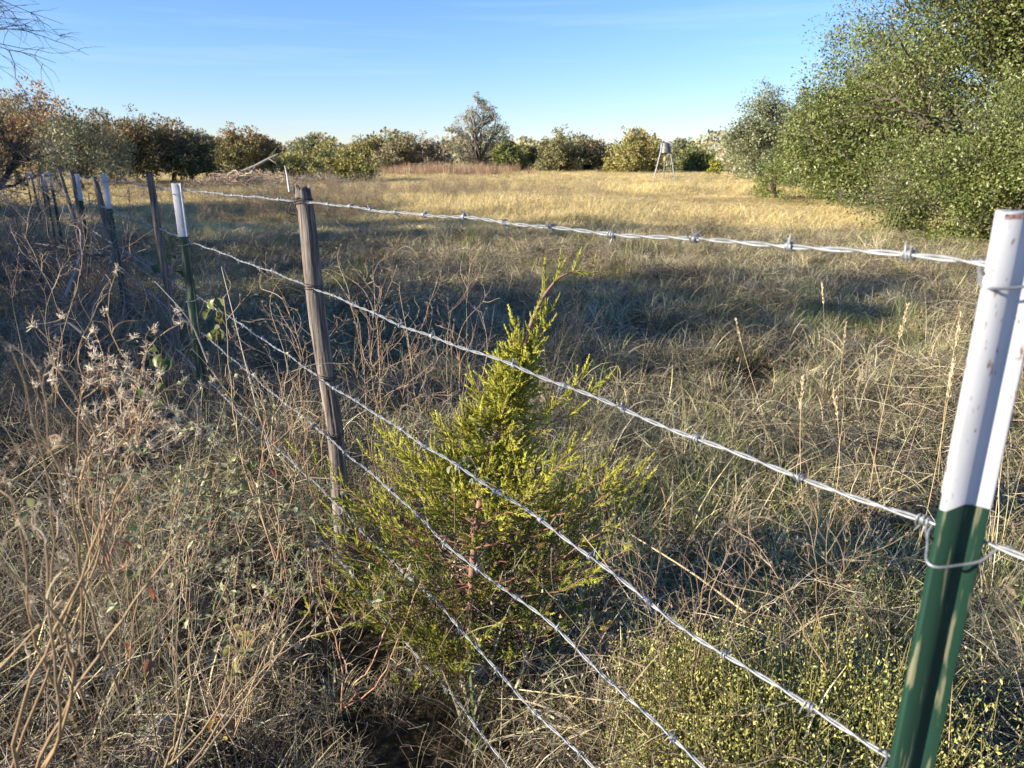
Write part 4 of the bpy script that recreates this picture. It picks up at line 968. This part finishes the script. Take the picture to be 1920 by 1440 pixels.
    # scale-leaf fingers along every spray
    n3 = 18; jj = np.repeat(np.arange(len(P2)), n3); tf = np.tile(np.linspace(.08, 1, n3), len(P2)); ti = tf * 5; t0 = np.minimum(ti.astype(int), 4); fr = (ti - t0)[:, None]
    s3 = P2[jj, t0] * (1 - fr) + P2[jj, t0 + 1] * fr; d3 = nrm(P2[jj, 5] - P2[jj, 0]); sd = nrm(np.cross(d3, rdir(len(jj), rg)))
    L3 = np.clip(L2[jj] * .24 * (1.25 - tf), .005, .014) * rg.uniform(.7, 1.25, len(jj))
    e3 = s3 + nrm(d3 + sd * .62 + np.array([0, 0, .1])) * L3[:, None]
    # colour: sunlit yellow-green painted at shoot ends and top, shade green inside and low
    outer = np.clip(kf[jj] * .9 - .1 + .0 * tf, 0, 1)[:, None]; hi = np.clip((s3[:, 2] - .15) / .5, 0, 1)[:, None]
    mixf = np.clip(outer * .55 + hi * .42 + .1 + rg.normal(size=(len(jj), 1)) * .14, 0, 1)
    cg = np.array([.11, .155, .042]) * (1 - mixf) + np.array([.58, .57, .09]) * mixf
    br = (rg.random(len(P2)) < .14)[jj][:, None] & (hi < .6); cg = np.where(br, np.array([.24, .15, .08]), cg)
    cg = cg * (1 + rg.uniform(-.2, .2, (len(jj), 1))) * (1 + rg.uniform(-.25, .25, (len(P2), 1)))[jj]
    # 3-sided tapered fingers, two per node
    mb = MB()
    for rep in range(2):
        if rep: e3 = s3 + nrm(d3 - sd * .5 + rdir(len(jj), rg) * .5) * (L3 * rg.uniform(.6, 1.1, len(jj)))[:, None]
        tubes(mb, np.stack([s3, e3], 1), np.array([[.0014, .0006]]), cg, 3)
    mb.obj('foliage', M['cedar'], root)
cedar()

# ------------------------------------------------------------------ individual dry weeds, near the camera
def dry_weed(base, tips, label, seed, r=.0028, col=(.34, .23, .13), curl=.25, heads=3, headcol=((.55, .47, .34), (.42, .34, .24)), sub=5, leafn=0, name='dried_weed', cat='weed', sublen=.3, hs=.006):
    rg = np.random.default_rng(seed); base = np.asarray(base, float); tips = np.asarray(tips, float) - base
    root = empty(name, base, label, cat, 'dead weeds by the fence')
    N = len(tips); K = 14; t = np.linspace(0, 1, K)[None, :, None]
    L = np.linalg.norm(tips, axis=1)[:, None, None]; b0 = rg.normal(size=(N, 1, 3)) * .015
    P = b0 * (1 - t) + tips[:, None] * t
    P = P + np.sin(t * np.pi) * rg.normal(size=(N, 1, 3)) * L * .06 + np.sin(t * np.pi * 2) * rg.normal(size=(N, 1, 3)) * L * .02 + rg.normal(size=P.shape) * .0018
    P[:, 0] = b0[:, 0]
    c0 = np.array(col); cc = c0 * (1 - t) + (c0 * .4 + np.array([.5, .38, .24]) * .6) * t
    mb = MB(); tubes(mb, P, r * (1 - .6 * t[..., 0]) * rg.uniform(.8, 1.2, (N, 1)), np.broadcast_to(cc, (N, K, 3)), 5)
    def kids(P, m, l0, l1, rr, k0, cur):
        n = len(P); ii = np.repeat(np.arange(n), m); kk = rg.integers(k0, P.shape[1], len(ii)); s = P[ii, kk]; d0 = nrm(P[ii, np.minimum(kk, P.shape[1] - 1)] - P[ii, kk - 1])
        Ls = rg.uniform(l0, l1, len(ii)); dd = nrm(d0 + rdir(len(ii), rg) * .8); tt = np.linspace(0, 1, 8)[None, :, None]
        a = rdir(len(ii), rg); bb = nrm(np.cross(dd, a)); th = tt * rg.uniform(1.5, 5, (len(ii), 1, 1))
        Q = s[:, None] + dd[:, None] * tt * Ls[:, None, None] + cur * Ls[:, None, None] * (a[:, None] * (1 - np.cos(th)) + bb[:, None] * np.sin(th)) * .5 * tt
        tubes(mb, Q, rr * (1.1 - .7 * tt[..., 0]), pick([(.5, .4, .27), (.4, .27, .17), (.33, .22, .14)], len(ii), rg), 4)
        return Q
    A = kids(P, sub, sublen * .3, sublen, r * .5, 6, curl); B = kids(A, 3, sublen * .15, sublen * .4, r * .32, 3, curl)
    mb.obj('stem', M['twig'], root)
    e = np.concatenate([P[:, -1], A[:, -1], B[::2, -1]]); nn = heads * 4; m = len(e) * nn
    p = np.repeat(e, nn, 0) + rg.normal(size=(m, 3)) * hs * .25
    q = p + nrm(rdir(m, rg) + [0, 0, .3]) * (rg.uniform(.5, 1.3, (m, 1)) * hs)
    mh = MB(); tubes(mh, np.stack([p, q], 1), np.array([[hs * .07, hs * .03]]), pick(headcol, m, rg), 3)
    ho = mh.obj('seed_head', M['twig'], root); ho['kind'] = 'stuff'
    if leafn:
        mh = MB(); QQ = np.concatenate([A, B]); ii = rg.integers(0, len(QQ), leafn); p = QQ[ii, rg.integers(1, 8, leafn)]
        leaves(mh, p, rdir(leafn, rg), nrm(rdir(leafn, rg) + [0, 0, .8]), rg.uniform(.010, .022, leafn), rg.uniform(.007, .012, leafn), pick([(.3, .33, .17), (.36, .38, .22), (.22, .26, .11)], leafn, rg))
        mh.obj('foliage', M['leaf'], root)
    return root
def gp(px, D): x, y = xy(px, D); return np.array([x, y, float(gz(x, y))])
W = lambda lst: [at(*q) for q in lst]
dry_weed(at(30, 1500, .95), W([(195, 950, .8), (250, 890, .85), (120, 1130, .8), (330, 1030, .9), (85, 1000, .8), (0, 1050, .75)]), 'large reddish brown weed fanning up from the lower left corner', 1, r=.0024, sub=2, curl=.3, sublen=.07, hs=.007, heads=2)
dry_weed(at(200, 1060, 1.25), W([(268, 800, 1.22), (285, 760, 1.25), (255, 830, 1.2), (240, 700, 1.2), (190, 690, 1.2), (160, 715, 1.22), (275, 660, 1.2), (300, 700, 1.25), (215, 760, 1.2)]), 'curly topped weed with pale fluffy seed heads above the dark brush', 2, r=.0018, sub=5, curl=1.0, sublen=.10, hs=.009, heads=4, col=(.42, .26, .15), headcol=((.66, .58, .44), (.55, .46, .33)))
dry_weed(at(150, 1300, 1.0), W([(20, 650, .85), (70, 700, .9), (100, 680, .95), (60, 800, .85), (0, 900, .8)]), 'looping pale weed stems at the left edge', 3, r=.0018, sub=2, curl=1.0, sublen=.07, hs=.006, heads=2)
dry_weed(at(300, 1480, 1.15), W([(500, 1120, 1.2), (440, 1050, 1.3), (560, 1200, 1.2), (330, 1250, 1.1), (620, 1080, 1.35)]), 'straight tan weed stems crossing the lower left', 4, r=.0022, sub=3, curl=.3, sublen=.16, heads=2)
dry_weed(at(345, 1100, 1.6), W([(372, 760, 1.7), (300, 860, 1.6), (400, 900, 1.6), (440, 880, 1.65), (330, 930, 1.6), (250, 900, 1.5)]), 'grey weed with pale leaves in front of the second steel post', 5, r=.0016, sub=6, curl=.5, sublen=.10, leafn=240)
dry_weed(at(520, 1080, 1.9), W([(478, 700, 2.0), (420, 560, 2.4), (540, 700, 2.1), (500, 780, 2.0), (560, 850, 2.0), (450, 840, 1.9)]), 'tall straight grey stems between the steel and wooden posts', 6, r=.0024, sub=5, curl=.25, sublen=.2, leafn=60)
dry_weed(at(600, 960, 2.4), W([(530, 560, 2.5), (575, 640, 2.4), (520, 680, 2.4), (600, 600, 2.6), (560, 700, 2.4)]), 'brown bushy weed just left of the wooden post', 7, r=.0018, sub=8, curl=.35, sublen=.22, heads=2)
dry_weed(at(740, 950, 2.4), W([(655, 560, 2.5), (700, 520, 2.6), (745, 500, 2.6), (690, 640, 2.4), (760, 620, 2.5), (820, 530, 2.6), (720, 690, 2.4), (800, 700, 2.4)]), 'wide spray of thin brown stems right of the wooden post', 8, r=.0018, sub=8, curl=.4, sublen=.25, heads=2, hs=.005)
dry_weed(at(860, 900, 2.5), W([(885, 480, 2.7), (840, 560, 2.6), (860, 640, 2.5), (905, 700, 2.4), (800, 760, 2.4)]), 'dark thin stemmed weed behind the cedar top', 9, r=.0016, sub=7, curl=.3, sublen=.22, heads=2, hs=.005, col=(.2, .14, .1))
dry_weed(at(1290, 1330, 1.35), W([(1240, 1000, 1.5), (1330, 1020, 1.5), (1400, 950, 1.6), (1190, 1080, 1.5), (1420, 1060, 1.5)]), 'sprawling pale weed with small heads right of the cedar', 10, r=.0014, sub=9, curl=.5, sublen=.18, heads=2, hs=.006)
dry_weed(at(1560, 1250, 1.2), W([(1480, 930, 1.5), (1400, 1000, 1.4), (1560, 960, 1.5), (1620, 1020, 1.4)]), 'thin brown seedy weed left of the nearest steel post', 11, r=.0012, sub=8, curl=.4, sublen=.16, heads=2, hs=.005)
dry_weed(at(90, 760, 3.2), W([(60, 480, 3.4), (150, 440, 3.6), (20, 540, 3.2), (110, 520, 3.4), (190, 560, 3.2)]), 'pale grey twiggy weed standing in the shaded left brush', 12, r=.002, sub=6, curl=.3, sublen=.16, heads=1, hs=.005)
dry_weed(at(230, 1250, 1.2), W([(140, 900, 1.1), (230, 880, 1.15), (330, 960, 1.2), (100, 960, 1.05), (400, 1010, 1.3), (290, 940, 1.2)]), 'matted curly weed with soft blurred heads at lower left', 13, r=.0012, sub=4, curl=.9, sublen=.08, heads=2, leafn=60)
dry_weed(at(440, 1380, 1.35), W([(380, 1000, 1.5), (470, 960, 1.6), (560, 980, 1.6), (520, 1060, 1.5), (420, 1100, 1.4), (600, 1040, 1.5)]), 'leafy pale green weed in the sunlit lower left tangle', 14, r=.0015, sub=9, curl=.6, sublen=.16, heads=1, leafn=420)
dry_weed(at(660, 1330, 1.5), W([(600, 1050, 1.6), (740, 1120, 1.5), (790, 1090, 1.4), (640, 1180, 1.5)]), 'reddish curved stems in front of the cedar base', 15, r=.0018, sub=5, curl=.5, sublen=.15, col=(.42, .2, .12), heads=1, leafn=60)

# tall seed stalks standing over the grass on the right
def seed_stalk(px0, py0, px1, py1, D, label, seed, r=.0016, head=.12):
    rg = np.random.default_rng(seed); b = at(px0, py0, D * .97); b[2] = float(gz(b[0], b[1])); e = at(px1, py1, D) - b
    root = empty('seed_stalk', b, label, 'grass stalk', 'tall dry grass stalks')
    t = np.linspace(0, 1, 10)[:, None]; P = e * t + np.sin(t * np.pi) * rg.normal(size=3) * .02
    mb = MB(); tubes(mb, P, r * (1.1 - .6 * t[:, 0]), (.5, .38, .22), 4); mb.obj('stem', M['grass'], root)
    d = nrm((P[-1] - P[-2])[None])[0]; n = 90; tt = rg.random(n); p = P[-1] + d * ((tt[:, None] - 1) * head)
    mb = MB(); leaves(mb, p + rg.normal(size=(n, 3)) * .0018, nrm(d + rdir(n, rg) * .35), rdir(n, rg), .014, .0045, pick([(.62, .50, .32), (.55, .43, .26)], n, rg)); mb.obj('seed_head', M['grass'], root)
for j, a in enumerate([(1556, 650, 1541, 532, 4.6, 'thickest upright seed stalk above the right hand grass'), (1586, 650, 1587, 606, 4.4, 'short seed stalk beside the thickest one'), (1640, 880, 1702, 575, 2.9, 'long slanting seed stalk near the steel post'), (1765, 750, 1787, 680, 2.6, 'short stalk leaning left of the steel post'), (1528, 880, 1505, 708, 2.8, 'left leaning stalk among the right hand grass'), (1560, 880, 1562, 722, 2.9, 'straight thin stalk among the right hand grass'), (1800, 730, 1802, 590, 3.2, 'thin stalk touching the left side of the steel post'), (1910, 820, 1905, 640, 2.6, 'pale stalk just right of the steel post'), (1890, 1100, 1835, 860, 1.5, 'bent stalk in the grass behind the steel post'), (1470, 700, 1380, 600, 3.8, 'fine stalk lying diagonal over the grass'), (1240, 430, 1215, 395, 14, 'pale stalk catching sun at the edge of the shade')]):
    seed_stalk(*a, seed=50 + j, r=.0016 if a[4] > 2.5 else .0012)

# broad leaves on greenbrier vines
def vine(pts, nleaf, size, pal, label, seed, col=(.2, .16, .08)):
    rg = np.random.default_rng(seed); P0 = np.array([at(*q) for q in pts]); O = P0[0].copy(); O[2] = float(gz(O[0], O[1])); P0 = np.concatenate([[O + 0], P0]) - O
    root = empty('greenbrier_vine', O, label, 'vine', 'vines by the fence')
    k = np.linspace(0, len(P0) - 1, 40); P = np.stack([np.interp(k, np.arange(len(P0)), P0[:, j]) for j in range(3)], -1)
    for _ in range(3): P[1:-1] = (P[:-2] + 2 * P[1:-1] + P[2:]) / 4
    mb = MB(); tubes(mb, P, .0014, col, 4); mb.obj('stem', M['twig'], root)
    ms = []
    for c in pal:   # heart-shaped leaf, 12 faces, cupped
        a = np.linspace(-np.pi, np.pi, 13)[:-1]; rr = .5 * (1 - .28 * np.cos(a)) * (1 + .12 * np.cos(2 * a)); X = -rr * np.cos(a) * 1.15; Yy = rr * np.sin(a) * .95
        V = np.stack([X + .5, Yy, .55 * np.abs(Yy) - .5 * X ** 2], -1); V = np.concatenate([V, [[.5, 0, -.02]]])
        mb = MB(); mb.add(V, T=np.stack([np.arange(12), (np.arange(12) + 1) % 12, np.full(12, 12)], -1), C=np.clip(np.array(c)[None] * (1 + rg.uniform(-.2, .2, (13, 1))), 0, 1)); ms.append(mb.mesh('leaf', M['leaf'], smooth=True))
    for j in range(nleaf):
        q = P[int(rg.integers(8, 40))] + rg.normal(size=3) * size * .5; o = bpy.data.objects.new('leaf', ms[int(rg.integers(0, len(ms)))]); COL.objects.link(o); o.parent = root
        o.location = Vector(q); s = size * rg.uniform(.45, .95); o.scale = (s, s, s); o.rotation_euler = (rg.uniform(-1.2, 1.2), rg.uniform(.1, 1.3), rg.uniform(0, 6.28))
GL = [(.12, .16, .05), (.09, .13, .04), (.16, .19, .06)]; YL = [(.42, .4, .14), (.5, .44, .16), (.34, .36, .12)]; RL = [(.34, .1, .06), (.25, .12, .06)]
vine([(300, 420, 5.2), (330, 440, 5.0), (318, 500, 4.9), (300, 480, 5.0), (345, 470, 4.7)], 16, .07, GL, 'green leaves clinging between the dark wooden post and second steel post', 1)
vine([(405, 620, 3.4), (420, 590, 3.2), (395, 560, 3.4), (440, 640, 3.1)], 18, .045, [(.26, .27, .09), (.18, .2, .07)], 'yellow green leafy vine right of the second steel post', 2)
vine([(560, 900, 2.0), (500, 870, 2.1), (430, 890, 2.0), (470, 860, 2.0)], 9, .032, GL + RL, 'dark green and red leaves low between the posts', 3)
vine([(250, 1130, 1.3), (245, 1060, 1.3), (220, 1080, 1.25), (240, 1020, 1.3)], 9, .022, GL + RL, 'dark green leaves hanging on the lower left stems', 4)
vine([(450, 1260, 1.5), (440, 1180, 1.5), (490, 1190, 1.5), (460, 1220, 1.45)], 12, .030, YL, 'pale yellow leaves lit in the lower left tangle', 5)
vine([(420, 1400, 1.45), (400, 1340, 1.4), (440, 1370, 1.45)], 4, .026, YL + [(.45, .25, .06)], 'orange yellow leaves near the bottom of the picture', 6)
vine([(285, 640, 2.6), (300, 700, 2.4), (320, 770, 2.3), (290, 720, 2.3)], 10, .045, GL, 'shaded green vine leaves behind the curly weed', 7)
vine([(850, 880, 1.55), (880, 850, 1.5), (905, 900, 1.5), (830, 860, 1.6), (1000, 950, 1.5)], 26, .016, [(.36, .38, .24), (.3, .33, .19)], 'small pale grey leaves threaded through the cedar', 8)

# long leaning dry sticks
def stick(pts, r, label, seed, c=(.4, .35, .28)):
    P0 = np.array([at(*q) for q in pts]); O = P0[-1].copy(); k = np.linspace(0, len(P0) - 1, 24); P = np.stack([np.interp(k, np.arange(len(P0)), P0[:, j]) for j in range(3)], -1)
    for _ in range(3): P[1:-1] = (P[:-2] + 2 * P[1:-1] + P[2:]) / 4
    mb = MB(); tubes(mb, P - O, np.linspace(.5, 1.1, 24) * r, c, 5, cap=True); o = mb.obj('dead_stick', M['twig']); o.location = Vector(O); props(o, label, 'stick', 'dead sticks by the fence')
stick([(290, 527, 2.9), (340, 580, 2.8), (362, 610, 2.8), (390, 680, 2.75)], .0032, 'pale forked stick leaning against the second steel post', 1)
stick([(415, 500, 2.9), (440, 600, 2.5), (480, 760, 2.2), (515, 880, 2.1)], .0022, 'long grey stem slanting between the steel and wooden posts', 2)
stick([(1085, 950, 1.9), (1180, 1000, 1.75), (1300, 1075, 1.6), (1400, 1150, 1.5)], .0028, 'long tan stalk lying aslant right of the cedar', 3, (.52, .4, .24))
stick([(100, 610, 4.2), (130, 605, 4.2), (155, 625, 4.1)], .008, 'pale bent stick in the shaded left brush', 4)
stick([(150, 430, 8), (152, 480, 7.4), (120, 560, 6.6)], .012, 'wavering grey branch in the brush by the third steel post', 5, (.35, .3, .27))
stick([(60, 455, 9), (120, 465, 8), (195, 480, 7)], .012, 'dark branch lying over the shaded brush', 6, (.12, .10, .09))

# overgrown dead branches around the far fence posts
def shrub_twigs(s, off, H, R, label, seed):
    p = fence_pt(s, off); rg = np.random.default_rng(seed); root = empty('bare_shrub', p, label, 'shrub', 'bare shrubs along the fence')
    n = 16; tips = rdir(n, rg) * np.array([R, R, H * .55]); tips[:, 2] = np.abs(tips[:, 2]) + H * .45
    mb = MB(); P = branches(mb, np.zeros(3), tips, .009, (.22, .18, .155), rg=rg, K=10, sides=4, curve=.2)
    for m, l, r in ((7, .4, .004), (3, .5, .0025)):
        ii = np.repeat(np.arange(len(P)), m); kk = rg.integers(2, P.shape[1], len(ii)); st = P[ii, kk]; L = np.linalg.norm(P[:, -1] - P[:, 0], axis=1)[ii] * l * rg.uniform(.5, 1.1, len(ii))
        P = branches(mb, st, st + nrm(rdir(len(ii), rg) + [0, 0, .3]) * L[:, None], r, pick([(.26, .21, .17), (.34, .28, .23), (.18, .14, .12)], len(ii), rg), rg=rg, K=7, sides=3, curve=.15)
    mb.obj('branch', M['twig'], root)
shrub_twigs(5.2, -.3, 1.0, .6, 'bare shrub between the dark wooden post and the third steel post', 1)
shrub_twigs(7.6, -.2, 1.35, .9, 'bare shrub swallowing the crooked wooden post', 2)
shrub_twigs(9.6, -.5, 1.4, 1.0, 'bare shrub around the fourth steel post', 3)
shrub_twigs(12.5, -.6, 1.6, 1.2, 'bare shrub over the dim far fence posts', 4)
shrub_twigs(8.2, -2.2, 1.2, .9, 'bare shrub at the left edge before the fence row', 5)
shrub_twigs(16., -.5, 1.9, 1.4, 'bare shrub at the dim end of the fence row', 6)
shrub_twigs(5.8, -1.6, .9, .7, 'low bare shrub in the deep shade left of the fence', 7)

# ------------------------------------------------------------------ rocks
def rock(px, py, D, s, label, seed):
    rg = np.random.default_rng(seed); x, y = at(px, py, D)[:2]; z = float(gz(x, y)); n, m = 24, 14
    th, ph = np.meshgrid(np.linspace(0, 2 * np.pi, n, endpoint=False), np.linspace(.02, np.pi - .02, m))
    d = np.stack([np.sin(ph) * np.cos(th), np.sin(ph) * np.sin(th), np.cos(ph)], -1)
    f = rg.normal(size=(9, 3)); rad = np.min(np.abs(1 / np.maximum(d @ nrm(f).T, .15)) * rg.uniform(.75, 1, 9), -1).clip(.6, 1.2)
    V = d * rad[..., None] * np.array(s)
    i = np.arange(m - 1)[:, None] * n; j = np.arange(n)[None]; j2 = (j + 1) % n
    mb = MB(); mb.add(V.reshape(-1, 3), np.stack([i + j, i + j2, i + n + j2, i + n + j], -1).reshape(-1, 4))
    o = mb.obj('rock', M['stone'], smooth=False); o.location = (x, y, z + s[2] * .45); o.rotation_euler = (.1, .1, rg.uniform(0, 3)); props(o, label, 'rock')
rock(893, 1290, 1.64, (.05, .04, .075), 'small pale limestone rock in the grass below the cedar', 1)
rock(290, 1405, 1.66, (.08, .06, .07), 'flat grey rock half buried under weeds at the bottom left', 2)
